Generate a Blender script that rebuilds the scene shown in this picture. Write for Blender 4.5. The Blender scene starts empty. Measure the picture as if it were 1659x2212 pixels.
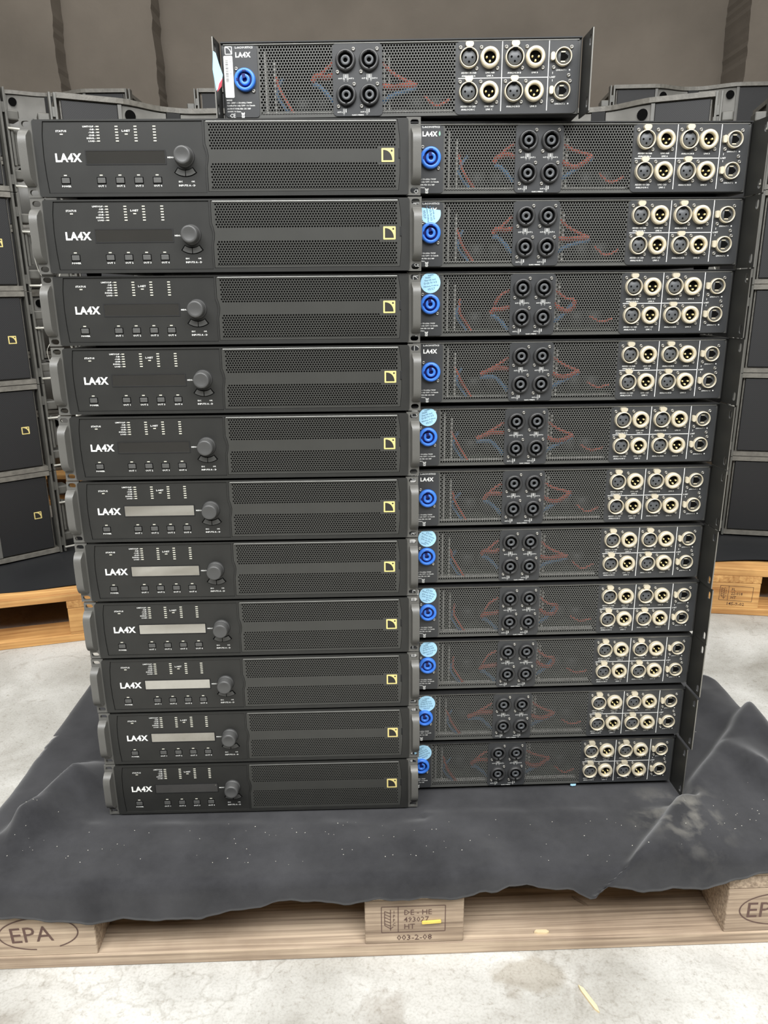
import bpy, bmesh, math, random
from math import sin, cos, pi, radians as R
from mathutils import Vector, Matrix
random.seed(7)
scn = bpy.context.scene
COL = scn.collection

# ------------------------------------------------------------------ camera
TH, RO, CH, F = 0.28778, -0.00937, 0.93587, 1626.5285
fwd = Vector((0, cos(TH), -sin(TH))); up0 = Vector((0, sin(TH), cos(TH))); rt0 = Vector((1, 0, 0))
rt = rt0 * cos(RO) + up0 * sin(RO); up = -rt0 * sin(RO) + up0 * cos(RO)
cd = bpy.data.cameras.new('camera'); cam = bpy.data.objects.new('camera', cd); COL.objects.link(cam)
cd.sensor_fit = 'VERTICAL'; cd.sensor_height = 24.0; cd.sensor_width = 18.0
cd.lens = 24.0 * F / 2212.0; cd.clip_start = 0.02; cd.clip_end = 60
cam.matrix_world = Matrix(((rt.x, up.x, -fwd.x, 0), (rt.y, up.y, -fwd.y, 0), (rt.z, up.z, -fwd.z, CH), (0, 0, 0, 1)))
scn.camera = cam
# ------------------------------------------------------------------ light and exposure
w = bpy.data.worlds.new('world'); scn.world = w; w.use_nodes = True
w.node_tree.nodes['Background'].inputs[0].default_value = (0.80, 0.86, 0.92, 1)
w.node_tree.nodes['Background'].inputs[1].default_value = 0.35
def area(name, loc, rot, sx, sy, power, col):
    l = bpy.data.lights.new(name, 'AREA'); l.shape = 'RECTANGLE'; l.size = sx; l.size_y = sy
    l.energy = power; l.color = col
    o = bpy.data.objects.new(name, l); o.location = loc; o.rotation_euler = rot; COL.objects.link(o); return o
area('skylight_front', (0.0, -0.6, 4.55), (0, 0, 0), 5.5, 2.6, 110, (1.0, 0.985, 0.95))
area('skylight_rear', (0.0, 2.2, 4.55), (0, 0, 0), 5.5, 1.6, 70, (1.0, 0.98, 0.94))
area('added_front_fill', (0.0, -0.8, 2.75), (R(46), 0, 0), 4.2, 1.1, 135, (0.98, 0.99, 1.0))  # added fill lamp hung in mid-room to grade the amplifier fronts; no window
vs = scn.view_settings
vs.view_transform = 'Standard'; vs.look = 'None'; vs.gamma = 1.0; vs.use_curve_mapping = False; vs.exposure = 0.60
scn.display_settings.display_device = 'sRGB'

# ------------------------------------------------------------------ materials
def lin(c):
    return tuple(((v / 255.0) / 12.92 if v / 255.0 <= 0.04045 else ((v / 255.0 + 0.055) / 1.055) ** 2.4) for v in c) + (1.0,)
def base(name):
    m = bpy.data.materials.new(name); m.use_nodes = True
    nt = m.node_tree; b = nt.nodes['Principled BSDF']; return m, nt, b
def N(nt, t, **kw):
    n = nt.nodes.new(t)
    for k, v in kw.items(): setattr(n, k, v)
    return n
def mat(name, rgb, rough=0.5, metal=0.0, var=0.12, scale=40.0, bump=0.0, bscale=900.0, spec=0.5, coat=0.0):
    m, nt, b = base(name); c = lin(rgb)
    tc = N(nt, 'ShaderNodeTexCoord'); ns = N(nt, 'ShaderNodeTexNoise'); ns.inputs['Scale'].default_value = scale
    ns.inputs['Detail'].default_value = 6
    nt.links.new(tc.outputs['Object'], ns.inputs['Vector'])
    cr = N(nt, 'ShaderNodeValToRGB')
    cr.color_ramp.elements[0].position = 0.3; cr.color_ramp.elements[1].position = 0.7
    cr.color_ramp.elements[0].color = tuple(v * (1 - var) for v in c[:3]) + (1,)
    cr.color_ramp.elements[1].color = tuple(min(1, v * (1 + var)) for v in c[:3]) + (1,)
    nt.links.new(ns.outputs[0], cr.inputs[0]); nt.links.new(cr.outputs[0], b.inputs['Base Color'])
    b.inputs['Roughness'].default_value = rough; b.inputs['Metallic'].default_value = metal
    b.inputs['Specular IOR Level'].default_value = spec
    b.inputs['Coat Weight'].default_value = coat
    if bump:
        n2 = N(nt, 'ShaderNodeTexNoise'); n2.inputs['Scale'].default_value = bscale; n2.inputs['Detail'].default_value = 2
        nt.links.new(tc.outputs['Object'], n2.inputs['Vector'])
        bp = N(nt, 'ShaderNodeBump'); bp.inputs['Strength'].default_value = bump; bp.inputs['Distance'].default_value = 0.001
        nt.links.new(n2.outputs[0], bp.inputs['Height']); nt.links.new(bp.outputs[0], b.inputs['Normal'])
    return m
def wood(name, dark, light, grain=70.0):
    m, nt, b = base(name)
    tc = N(nt, 'ShaderNodeTexCoord'); oi = N(nt, 'ShaderNodeObjectInfo')
    vm = N(nt, 'ShaderNodeVectorMath', operation='MULTIPLY_ADD')
    vm.inputs[1].default_value = (1, 1, 1)
    mul = N(nt, 'ShaderNodeMath', operation='MULTIPLY'); mul.inputs[1].default_value = 7.0
    nt.links.new(oi.outputs['Random'], mul.inputs[0]); nt.links.new(tc.outputs['Object'], vm.inputs[0]); nt.links.new(mul.outputs[0], vm.inputs[2])
    mp = N(nt, 'ShaderNodeMapping'); mp.inputs['Scale'].default_value = (2.2, grain, grain)
    nt.links.new(vm.outputs[0], mp.inputs['Vector'])
    n1 = N(nt, 'ShaderNodeTexNoise'); n1.inputs['Scale'].default_value = 1.6; n1.inputs['Detail'].default_value = 5; n1.inputs['Distortion'].default_value = 0.5
    nt.links.new(mp.outputs[0], n1.inputs['Vector'])
    n2 = N(nt, 'ShaderNodeTexNoise'); n2.inputs['Scale'].default_value = 9.0; n2.inputs['Detail'].default_value = 4
    nt.links.new(vm.outputs[0], n2.inputs['Vector'])
    cr = N(nt, 'ShaderNodeValToRGB'); e = cr.color_ramp.elements
    e[0].position = 0.30; e[0].color = lin(dark); e[1].position = 0.66; e[1].color = lin(light)
    nt.links.new(n1.outputs[0], cr.inputs[0])
    mx = N(nt, 'ShaderNodeMix', data_type='RGBA', blend_type='MULTIPLY'); mx.inputs[0].default_value = 0.55
    c2 = N(nt, 'ShaderNodeValToRGB'); c2.color_ramp.elements[0].position = 0.35; c2.color_ramp.elements[0].color = (0.55, 0.5, 0.46, 1)
    c2.color_ramp.elements[1].position = 0.6; c2.color_ramp.elements[1].color = (1, 1, 1, 1)
    nt.links.new(n2.outputs[0], c2.inputs[0])
    nt.links.new(cr.outputs[0], mx.inputs[6]); nt.links.new(c2.outputs[0], mx.inputs[7]); nt.links.new(mx.outputs[2], b.inputs['Base Color'])
    b.inputs['Roughness'].default_value = 0.75
    bp = N(nt, 'ShaderNodeBump'); bp.inputs['Strength'].default_value = 0.35; bp.inputs['Distance'].default_value = 0.002
    nt.links.new(n1.outputs[0], bp.inputs['Height']); nt.links.new(bp.outputs[0], b.inputs['Normal'])
    return m
def concrete(name):
    m, nt, b = base(name); tc = N(nt, 'ShaderNodeTexCoord')
    def noise(s, d, dist=0.0, rough=0.55):
        n = N(nt, 'ShaderNodeTexNoise'); n.inputs['Scale'].default_value = s; n.inputs['Detail'].default_value = d
        n.inputs['Distortion'].default_value = dist; n.inputs['Roughness'].default_value = rough
        nt.links.new(tc.outputs['Object'], n.inputs['Vector']); return n
    def ramp(src, p0, c0, p1, c1):
        r = N(nt, 'ShaderNodeValToRGB'); e = r.color_ramp.elements
        e[0].position = p0; e[0].color = c0; e[1].position = p1; e[1].color = c1
        nt.links.new(src, r.inputs[0]); return r
    def mult(a, bb, f):
        x = N(nt, 'ShaderNodeMix', data_type='RGBA', blend_type='MULTIPLY'); x.inputs[0].default_value = f
        nt.links.new(a, x.inputs[6]); nt.links.new(bb, x.inputs[7]); return x.outputs[2]
    big = ramp(noise(3.2, 8, 0.6).outputs[0], 0.36, lin((150, 147, 139)), 0.60, lin((197, 196, 191)))
    pit = ramp(noise(95, 10, 0.3, 0.75).outputs[0], 0.34, (0.62, 0.58, 0.52, 1), 0.46, (1, 1, 1, 1))
    spot = ramp(noise(7.5, 5, 1.5).outputs[0], 0.30, (0.55, 0.50, 0.45, 1), 0.40, (1, 1, 1, 1))
    fine = ramp(noise(260, 4).outputs[0], 0.3, (0.80, 0.79, 0.77, 1), 0.55, (1, 1, 1, 1))
    vo = N(nt, 'ShaderNodeTexVoronoi', feature='DISTANCE_TO_EDGE'); vo.inputs['Scale'].default_value = 1.7
    wp = N(nt, 'ShaderNodeMix', data_type='RGBA', blend_type='ADD'); wp.inputs[0].default_value = 0.35
    nz = noise(5.0, 6)
    nt.links.new(tc.outputs['Object'], wp.inputs[6]); nt.links.new(nz.outputs[1], wp.inputs[7]); nt.links.new(wp.outputs[2], vo.inputs['Vector'])
    crk = ramp(vo.outputs[0], 0.0015, (0.66, 0.64, 0.60, 1), 0.006, (1, 1, 1, 1))
    mp = N(nt, 'ShaderNodeMapping'); mp.inputs['Location'].default_value = (-0.20, -0.838, 0)
    nt.links.new(tc.outputs['Object'], mp.inputs['Vector'])
    dn = noise(28, 7, 0.5); ad = N(nt, 'ShaderNodeVectorMath', operation='MULTIPLY_ADD'); ad.inputs[1].default_value = (0.05, 0.05, 0)
    nt.links.new(dn.outputs[1], ad.inputs[0]); nt.links.new(mp.outputs[0], ad.inputs[2])
    of = N(nt, 'ShaderNodeVectorMath', operation='ADD'); of.inputs[1].default_value = (-0.025, -0.025, 0); nt.links.new(ad.outputs[0], of.inputs[0])
    ms = N(nt, 'ShaderNodeVectorMath', operation='MULTIPLY'); ms.inputs[1].default_value = (1.0, 1.7, 0.0); nt.links.new(of.outputs[0], ms.inputs[0])
    le = N(nt, 'ShaderNodeVectorMath', operation='LENGTH'); nt.links.new(ms.outputs[0], le.inputs[0])
    stn = ramp(le.outputs['Value'], 0.042, (0.70, 0.66, 0.60, 1), 0.062, (1, 1, 1, 1))
    c = mult(big.outputs[0], pit.outputs[0], 0.6); c = mult(c, spot.outputs[0], 0.55); c = mult(c, stn.outputs[0], 0.9); c = mult(c, fine.outputs[0], 0.8); c = mult(c, crk.outputs[0], 0.5)
    nt.links.new(c, b.inputs['Base Color']); b.inputs['Roughness'].default_value = 0.8
    bp = N(nt, 'ShaderNodeBump'); bp.inputs['Strength'].default_value = 0.25; bp.inputs['Distance'].default_value = 0.003
    nt.links.new(pit.outputs[0], bp.inputs['Height']); nt.links.new(bp.outputs[0], b.inputs['Normal'])
    return m
def grille_cloth(name, rgb):                       # fine perforated speaker grille, holes under 2 mm
    m, nt, b = base(name); tc = N(nt, 'ShaderNodeTexCoord'); c = lin(rgb)
    mp = N(nt, 'ShaderNodeMapping'); mp.inputs['Scale'].default_value = (250, 0, 250); mp.inputs['Rotation'].default_value = (0, R(45), 0)
    nt.links.new(tc.outputs['Object'], mp.inputs['Vector'])
    sx = N(nt, 'ShaderNodeSeparateXYZ'); nt.links.new(mp.outputs[0], sx.inputs[0])
    def tri(sock):
        f = N(nt, 'ShaderNodeMath', operation='PINGPONG'); f.inputs[1].default_value = 0.5; nt.links.new(sock, f.inputs[0]); return f
    a = tri(sx.outputs[0]); d = tri(sx.outputs[2])
    mm = N(nt, 'ShaderNodeMath', operation='MULTIPLY'); nt.links.new(a.outputs[0], mm.inputs[0]); nt.links.new(d.outputs[0], mm.inputs[1])
    cr = N(nt, 'ShaderNodeValToRGB'); e = cr.color_ramp.elements
    e[0].position = 0.05; e[0].color = tuple(v * 1.5 for v in c[:3]) + (1,); e[1].position = 0.14; e[1].color = tuple(v * 0.35 for v in c[:3]) + (1,)
    nt.links.new(mm.outputs[0], cr.inputs[0]); nt.links.new(cr.outputs[0], b.inputs['Base Color']); b.inputs['Roughness'].default_value = 0.6
    return m
def molton(name):
    m, nt, b = base(name); tc = N(nt, 'ShaderNodeTexCoord')
    n1 = N(nt, 'ShaderNodeTexNoise'); n1.inputs['Scale'].default_value = 9; n1.inputs['Detail'].default_value = 9; n1.inputs['Roughness'].default_value = 0.65
    nt.links.new(tc.outputs['Object'], n1.inputs['Vector'])
    cr = N(nt, 'ShaderNodeValToRGB'); e = cr.color_ramp.elements
    e[0].position = 0.3; e[0].color = lin((36, 36, 38)); e[1].position = 0.75; e[1].color = lin((60, 60, 62))
    nt.links.new(n1.outputs[0], cr.inputs[0])
    # pale dust smear to the right of the stacks
    mp = N(nt, 'ShaderNodeMapping', vector_type='POINT'); mp.inputs['Location'].default_value = (-0.445, -0.965, 0)
    nt.links.new(tc.outputs['Object'], mp.inputs['Vector'])
    ln = N(nt, 'ShaderNodeVectorMath', operation='LENGTH')
    sc = N(nt, 'ShaderNodeVectorMath', operation='MULTIPLY'); sc.inputs[1].default_value = (1.0, 0.8, 0.0)
    nt.links.new(mp.outputs[0], sc.inputs[0]); nt.links.new(sc.outputs[0], ln.inputs[0])
    r1 = N(nt, 'ShaderNodeMapRange'); r1.inputs[1].default_value = 0.02; r1.inputs[2].default_value = 0.085; r1.inputs[3].default_value = 1; r1.inputs[4].default_value = 0
    nt.links.new(ln.outputs['Value'], r1.inputs[0])
    n2 = N(nt, 'ShaderNodeTexNoise'); n2.inputs['Scale'].default_value = 34; n2.inputs['Detail'].default_value = 9; n2.inputs['Distortion'].default_value = 0.4
    nt.links.new(tc.outputs['Object'], n2.inputs['Vector'])
    r2 = N(nt, 'ShaderNodeMapRange'); r2.inputs[1].default_value = 0.46; r2.inputs[2].default_value = 0.66
    nt.links.new(n2.outputs[0], r2.inputs[0])
    mu = N(nt, 'ShaderNodeMath', operation='MULTIPLY'); nt.links.new(r1.outputs[0], mu.inputs[0]); nt.links.new(r2.outputs[0], mu.inputs[1])
    mx = N(nt, 'ShaderNodeMix', data_type='RGBA'); mx.inputs[7].default_value = lin((100, 98, 93))
    nt.links.new(mu.outputs[0], mx.inputs[0]); nt.links.new(cr.outputs[0], mx.inputs[6]); nt.links.new(mx.outputs[2], b.inputs['Base Color'])
    b.inputs['Roughness'].default_value = 0.95; b.inputs['Specular IOR Level'].default_value = 0.15
    b.inputs['Sheen Weight'].default_value = 0.25; b.inputs['Sheen Roughness'].default_value = 0.5
    n3 = N(nt, 'ShaderNodeTexNoise'); n3.inputs['Scale'].default_value = 1600
    nt.links.new(tc.outputs['Object'], n3.inputs['Vector'])
    bp = N(nt, 'ShaderNodeBump'); bp.inputs['Strength'].default_value = 0.15; bp.inputs['Distance'].default_value = 0.001
    nt.links.new(n3.outputs[0], bp.inputs['Height']); nt.links.new(bp.outputs[0], b.inputs['Normal'])
    return m
def plaster(name, dark, light):
    m, nt, b = base(name); tc = N(nt, 'ShaderNodeTexCoord')
    n1 = N(nt, 'ShaderNodeTexNoise'); n1.inputs['Scale'].default_value = 2.2; n1.inputs['Detail'].default_value = 9
    nt.links.new(tc.outputs['Object'], n1.inputs['Vector'])
    cr = N(nt, 'ShaderNodeValToRGB'); e = cr.color_ramp.elements
    e[0].position = 0.3; e[0].color = lin(dark); e[1].position = 0.7; e[1].color = lin(light)
    nt.links.new(n1.outputs[0], cr.inputs[0]); nt.links.new(cr.outputs[0], b.inputs['Base Color']); b.inputs['Roughness'].default_value = 0.85
    n2 = N(nt, 'ShaderNodeTexNoise'); n2.inputs['Scale'].default_value = 7; n2.inputs['Detail'].default_value = 6; n2.inputs['Distortion'].default_value = 2.0
    nt.links.new(tc.outputs['Object'], n2.inputs['Vector'])
    bp = N(nt, 'ShaderNodeBump'); bp.inputs['Strength'].default_value = 0.12; bp.inputs['Distance'].default_value = 0.02
    nt.links.new(n2.outputs[0], bp.inputs['Height']); nt.links.new(bp.outputs[0], b.inputs['Normal'])
    return m
M = dict(
    paint=mat('black_powder_paint', (37, 37, 35), 0.46, 0.0, 0.10, 30, 0.08, 3500, 0.45),
    panel=mat('rear_panel_paint', (51, 52, 53), 0.45, 0.0, 0.08, 30, 0.06, 3500),
    mesh=mat('perforated_steel_paint', (76, 76, 73), 0.4, 0.0, 0.06, 30),
    fmesh=mat('front_grille_paint', (54, 54, 51), 0.42, 0.0, 0.06, 30),
    handle=mat('moulded_handle_grey', (88, 87, 83), 0.4, 0.0, 0.06, 30, 0.1, 900),
    lid=mat('black_lid_paint', (34, 34, 34), 0.4),
    edge=mat('bright_folded_edge', (150, 150, 146), 0.35, 0.5, 0.1, 60),
    black=mat('matte_black', (14, 14, 14), 0.7),
    hole=mat('deep_black', (5, 5, 5), 0.9, spec=0.1),
    rubber=mat('rubber', (20, 20, 20), 0.8),
    knob=mat('knob_plastic', (70, 70, 69), 0.4, 0.0, 0.05),
    button=mat('button_rubber', (74, 74, 72), 0.5),
    white=mat('white_print', (226, 226, 222), 0.6, var=0.04),
    led=mat('led_lens', (196, 194, 180), 0.4, var=0.04),
    screen=mat('mirror_tinted_display', (178, 176, 170), 0.04, 0.95, 0.02),
    gold=mat('yellow_badge', (224, 206, 134), 0.4, 0.15, 0.05),
    badge_dark=mat('badge_dark', (38, 36, 32), 0.5),
    blue=mat('blue_plastic', (58, 118, 212), 0.35, 0.0, 0.04),
    navy=mat('dark_blue_plastic', (10, 22, 92), 0.4, 0.0, 0.04),
    socket=mat('socket_black_plastic', (48, 48, 48), 0.38),
    nickel=mat('satin_nickel', (216, 206, 182), 0.38, 0.45, 0.05),
    steel=mat('screw_steel', (150, 148, 142), 0.32, 0.8),
    zinc=mat('galvanised_steel', (196, 194, 184), 0.4, 0.5),
    bracket=mat('bright_steel_strip', (238, 236, 228), 0.5, 0.0),
    cap=mat('capacitor_sleeve', (60, 62, 60), 0.5),
    insert=mat('grey_insert', (72, 74, 76), 0.45),
    pin=mat('gold_pin', (250, 226, 160), 0.25, 0.6),
    red=mat('red_wire_insulation', (216, 98, 76), 0.45),
    wblue=mat('blue_wire_insulation', (84, 128, 170), 0.45),
    board=mat('circuit_board', (70, 76, 66), 0.6, 0, 0.3, 120),
    alu=mat('aluminium_fins', (120, 120, 116), 0.45, 0.4),
    sticker=mat('pale_blue_sticker', (170, 216, 240), 0.5, 0, 0.02),
    ink=mat('sticker_ink', (96, 128, 150), 0.6),
    paper=mat('white_label', (240, 239, 234), 0.5, 0, 0.02),
    greyink=mat('label_ink', (110, 110, 110), 0.6),
    green=mat('green_smear', (124, 160, 142), 0.6),
    pink=mat('red_sticker_back', (214, 70, 84), 0.5),
    cab=mat('textured_cabinet_paint', (106, 103, 96), 0.5, 0.0, 0.22, 60, 0.5, 220),
    fin=mat('cabinet_moulding', (100, 99, 95), 0.45, 0, 0.06),
    rig=mat('rigging_steel', (92, 91, 86), 0.4, 0.2),
    grille=grille_cloth('grille_fabric', (26, 26, 27)),
    cloth=molton('black_molton'),
    sheet=mat('black_sheet', (30, 31, 33), 0.5, 0, 0.2, 6, 0.2, 60),
    wood=wood('weathered_pallet_wood', (134, 116, 98), (196, 176, 152), 130.0),
    wood2=wood('fresh_pallet_wood', (176, 122, 66), (226, 178, 112), 60),
    wood3=wood('grey_pallet_wood', (98, 84, 68), (150, 132, 110)),
    stamp=mat('stamp_ink', (92, 70, 62), 0.8),
    stamp2=mat('stamp_ink_black', (72, 44, 38), 0.8),
    chip=mat('splinter_wood', (216, 196, 158), 0.8),
    yellow=mat('yellow_flake', (222, 196, 96), 0.6),
    lint=mat('lint', (206, 202, 190), 0.9),
    floor=concrete('worn_concrete'),
    wall=plaster('grey_brown_plaster', (98, 91, 82), (115, 107, 97)),
    darkwall=plaster('dark_wall', (38, 38, 38), (56, 54, 52)),
    ceil=plaster('ceiling_paint', (96, 94, 90), (120, 118, 112)),
    whitewall=mat('white_paint', (232, 230, 222), 0.6),
)

# ------------------------------------------------------------------ mesh helpers
class MB:
    def __init__(s): s.v = []; s.f = []; s.sm = []
    def add(s, vs, fs, smooth=False):
        o = len(s.v); s.v += [tuple(p) for p in vs]
        for f in fs: s.f.append(tuple(i + o for i in f)); s.sm.append(smooth)
        return s
    def box(s, x0, x1, y0, y1, z0, z1, ch=0.0):
        if ch <= 0:
            vs = [(x, y, z) for z in (z0, z1) for y in (y0, y1) for x in (x0, x1)]
            return s.add(vs, [(0, 2, 3, 1), (4, 5, 7, 6), (0, 1, 5, 4), (2, 6, 7, 3), (0, 4, 6, 2), (1, 3, 7, 5)])
        bm = bmesh.new(); bmesh.ops.create_cube(bm, size=1)
        for v in bm.verts:
            v.co = Vector(((x0 + x1) / 2 + v.co.x * (x1 - x0), (y0 + y1) / 2 + v.co.y * (y1 - y0), (z0 + z1) / 2 + v.co.z * (z1 - z0)))
        bmesh.ops.bevel(bm, geom=bm.edges[:] , offset=ch, segments=2, affect='EDGES', profile=0.5)
        return s.frombm(bm)
    def frombm(s, bm):
        bm.verts.index_update()
        s.add([v.co for v in bm.verts], [[v.index for v in f.verts] for f in bm.faces]); bm.free(); return s
    def prism(s, pts, y0, y1, smooth=False):           # pts (x,z) counter-clockwise seen from -y ; front at y0
        n = len(pts)
        vs = [(x, y0, z) for x, z in pts] + [(x, y1, z) for x, z in pts]
        fs = [tuple(range(n)), tuple(range(2 * n - 1, n - 1, -1))] + [((i + 1) % n, i, i + n, (i + 1) % n + n) for i in range(n)]
        return s.add(vs, fs, smooth)
    def prism_z(s, pts, z0, z1):                       # pts (x,y)
        n = len(pts)
        vs = [(x, y, z0) for x, y in pts] + [(x, y, z1) for x, y in pts]
        fs = [tuple(range(n - 1, -1, -1)), tuple(range(n, 2 * n))] + [(i, (i + 1) % n, (i + 1) % n + n, i + n) for i in range(n)]
        return s.add(vs, fs)
    def plate(s, outer, holes, y0, y1):                # plate with through holes, (x,z) loops
        bm = bmesh.new(); es = []
        loops = [outer] + holes
        for lp in loops:
            vv = [bm.verts.new((x, 0, z)) for x, z in lp]
            es += [bm.edges.new((vv[i], vv[(i + 1) % len(vv)])) for i in range(len(vv))]
        bmesh.ops.triangle_fill(bm, edges=es, use_beauty=True, use_dissolve=False, normal=(0, -1, 0))
        bm.verts.index_update(); bm.verts.ensure_lookup_table()
        n = len(bm.verts)
        vs = [(v.co.x, y0, v.co.z) for v in bm.verts] + [(v.co.x, y1, v.co.z) for v in bm.verts]
        fs = []
        for f in bm.faces:
            ids = [v.index for v in f.verts]
            if f.normal.y > 0: ids.reverse()
            fs.append(tuple(ids)); fs.append(tuple(i + n for i in reversed(ids)))
        k = 0
        for lp in loops:
            m_ = len(lp)
            for i in range(m_):
                a, b_ = k + i, k + (i + 1) % m_
                fs.append((b_, a, a + n, b_ + n))
            k += m_
        bm.free(); return s.add(vs, fs)
    def lathe(s, prof, cx=0, cz=0, seg=24, capfirst=False):   # (r,y) profile around an axis along y
        vs = []; n = len(prof)
        for i in range(seg):
            a = 2 * pi * i / seg
            for r, y in prof: vs.append((cx + r * cos(a), y, cz + r * sin(a)))
        fs = []
        for i in range(seg):
            j = (i + 1) % seg
            for k in range(n - 1): fs.append((i * n + k, j * n + k, j * n + k + 1, i * n + k + 1))
        s.add(vs, fs, True)
        if capfirst: s.add([vs[i * n] for i in range(seg)], [tuple(range(seg))])
        return s
    def disc(s, r, y, cx=0, cz=0, seg=20):
        return s.add([(cx + r * cos(2 * pi * i / seg), y, cz + r * sin(2 * pi * i / seg)) for i in range(seg)], [tuple(range(seg))])
    def tube(s, pts, r, seg=6):
        pts = [Vector(p) for p in pts]; vs = []; n = len(pts)
        for i, p in enumerate(pts):
            t = (pts[min(i + 1, n - 1)] - pts[max(i - 1, 0)]).normalized()
            a = Vector((0, 0, 1)) if abs(t.z) < 0.9 else Vector((1, 0, 0))
            u = t.cross(a).normalized(); v = t.cross(u)
            for k in range(seg):
                q = 2 * pi * k / seg; vs.append(p + u * (r * cos(q)) + v * (r * sin(q)))
        fs = [(i * seg + k, i * seg + (k + 1) % seg, (i + 1) * seg + (k + 1) % seg, (i + 1) * seg + k) for i in range(n - 1) for k in range(seg)]
        fs += [tuple(range(seg)), tuple(range((n - 1) * seg + seg - 1, (n - 1) * seg - 1, -1))]
        return s.add(vs, fs, True)
    def text(s, t, size, x, z, y, align='CENTER', off=0.0, rot=0.0, sx=1.0, res=1):
        vs, fs = glyphs(t, align, off, res)
        c, sn = cos(rot), sin(rot)
        return s.add([(x + (px * sx * c - pz * sn) * size, y, z + (px * sx * sn + pz * c) * size) for px, pz in vs], fs)
    def line(s, x0, z0, x1, z1, wd, y):
        d = Vector((x1 - x0, z1 - z0)); nrm = Vector((-d.y, d.x)).normalized() * wd / 2
        return s.add([(x0 + nrm.x, y, z0 + nrm.y), (x0 - nrm.x, y, z0 - nrm.y), (x1 - nrm.x, y, z1 - nrm.y), (x1 + nrm.x, y, z1 + nrm.y)], [(0, 1, 2, 3)])
    def mesh(s, name, m):
        me = bpy.data.meshes.new(name); me.from_pydata(s.v, [], s.f)
        me.polygons.foreach_set('use_smooth', s.sm); me.update()
        me.materials.append(m); return me
GC = {}
def glyphs(t, align, off, res):
    k = (t, align, off, res)
    if k not in GC:
        cu = bpy.data.curves.new('t', 'FONT'); cu.body = t; cu.size = 1; cu.align_x = align; cu.offset = off; cu.resolution_u = res; cu.space_character = 1.10 if off > 0.02 else 1.0
        o = bpy.data.objects.new('t', cu); COL.objects.link(o)
        me = bpy.data.meshes.new_from_object(o.evaluated_get(bpy.context.evaluated_depsgraph_get()))
        GC[k] = ([(v.co.x, v.co.y) for v in me.vertices], [tuple(p.vertices) for p in me.polygons])
        bpy.data.objects.remove(o); bpy.data.curves.remove(cu); bpy.data.meshes.remove(me)
    return GC[k]
def rrect(x0, x1, z0, z1, r, n=3):
    p = []
    for cx, cz, a0 in ((x1 - r, z1 - r, 0), (x0 + r, z1 - r, 90), (x0 + r, z0 + r, 180), (x1 - r, z0 + r, 270)):
        for i in range(n + 1):
            a = R(a0 + 90 * i / n); p.append((cx + r * cos(a), cz + r * sin(a)))
    return p
def put(name, me, parent=None, loc=(0, 0, 0), rot=(0, 0, 0), sc=None, label=None):
    o = bpy.data.objects.new(name, me); COL.objects.link(o); o.parent = parent; o.location = loc; o.rotation_euler = rot
    if sc: o.scale = (sc, sc, sc)
    if label: o['label'] = label
    return o
def part(name, mb, m, parent=None, loc=(0, 0, 0), rot=(0, 0, 0), label=None):
    return put(name, mb.mesh(name, m), parent, loc, rot, None, label)
def thing(name, label, cat, loc=(0, 0, 0), rz=0.0, group=None):
    o = bpy.data.objects.new(name, None); COL.objects.link(o); o.location = loc; o.rotation_euler = (0, 0, rz); o.empty_display_size = 0.05
    tag(o, label, cat, group); return o
def tag(o, label, cat, group=None):
    o['label'] = label; o['category'] = cat
    if group: o['group'] = group
    return o
def struct(name, mb, m, loc=(0, 0, 0), rot=(0, 0, 0)):
    o = part(name, mb, m, None, loc, rot); o['kind'] = 'structure'; return o
def copy_tree(o, parent=None):
    c = o.copy(); COL.objects.link(c); c.parent = parent
    for ch in list(o.children): copy_tree(ch, c)
    return c
def perforated(x0, z0, nx, nz, px, pz, r, ok, y0=0.0, y1=0.0008):
    mb = MB(); a, b = pz * 0.33, pz * 0.67
    hexo = [(px / 2, -a), (px / 2, a), (0, b), (-px / 2, a), (-px / 2, -a), (0, -b)]
    hin = []
    for hx, hz in hexo:
        l = math.hypot(hx, hz); hin.append((hx / l * r, hz / l * r))
    for j in range(nz):
        odd = j % 2; z = z0 + j * pz
        for i in range(nx - odd):
            x = x0 + px * (i + 0.5 + 0.5 * odd)
            if ok(x, z):
                vs = [(x + h[0], y0, z + h[1]) for h in hexo] + [(x + h[0], y0, z + h[1]) for h in hin] + [(x + h[0], y1, z + h[1]) for h in hin]
                fs = [(k, (k + 1) % 6, (k + 1) % 6 + 6, k + 6) for k in range(6)] + [(k + 6, (k + 1) % 6 + 6, (k + 1) % 6 + 12, k + 12) for k in range(6)]
                mb.add(vs, fs)
            else:
                mb.add([(x + h[0], y0, z + h[1]) for h in hexo], [tuple(range(6))])
        if odd:
            for xx, sg in ((x0, 1), (x0 + nx * px, -1)):
                q = [(xx, y0, z - b), (xx + sg * px / 2, y0, z - a), (xx + sg * px / 2, y0, z + a), (xx, y0, z + b)]
                mb.add(q, [(0, 1, 2, 3) if sg > 0 else (3, 2, 1, 0)])
    return mb
ORD = ['topmost', 'second', 'third', 'fourth', 'fifth', 'sixth', 'seventh', 'eighth', 'ninth', 'tenth', 'lowest']

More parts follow.
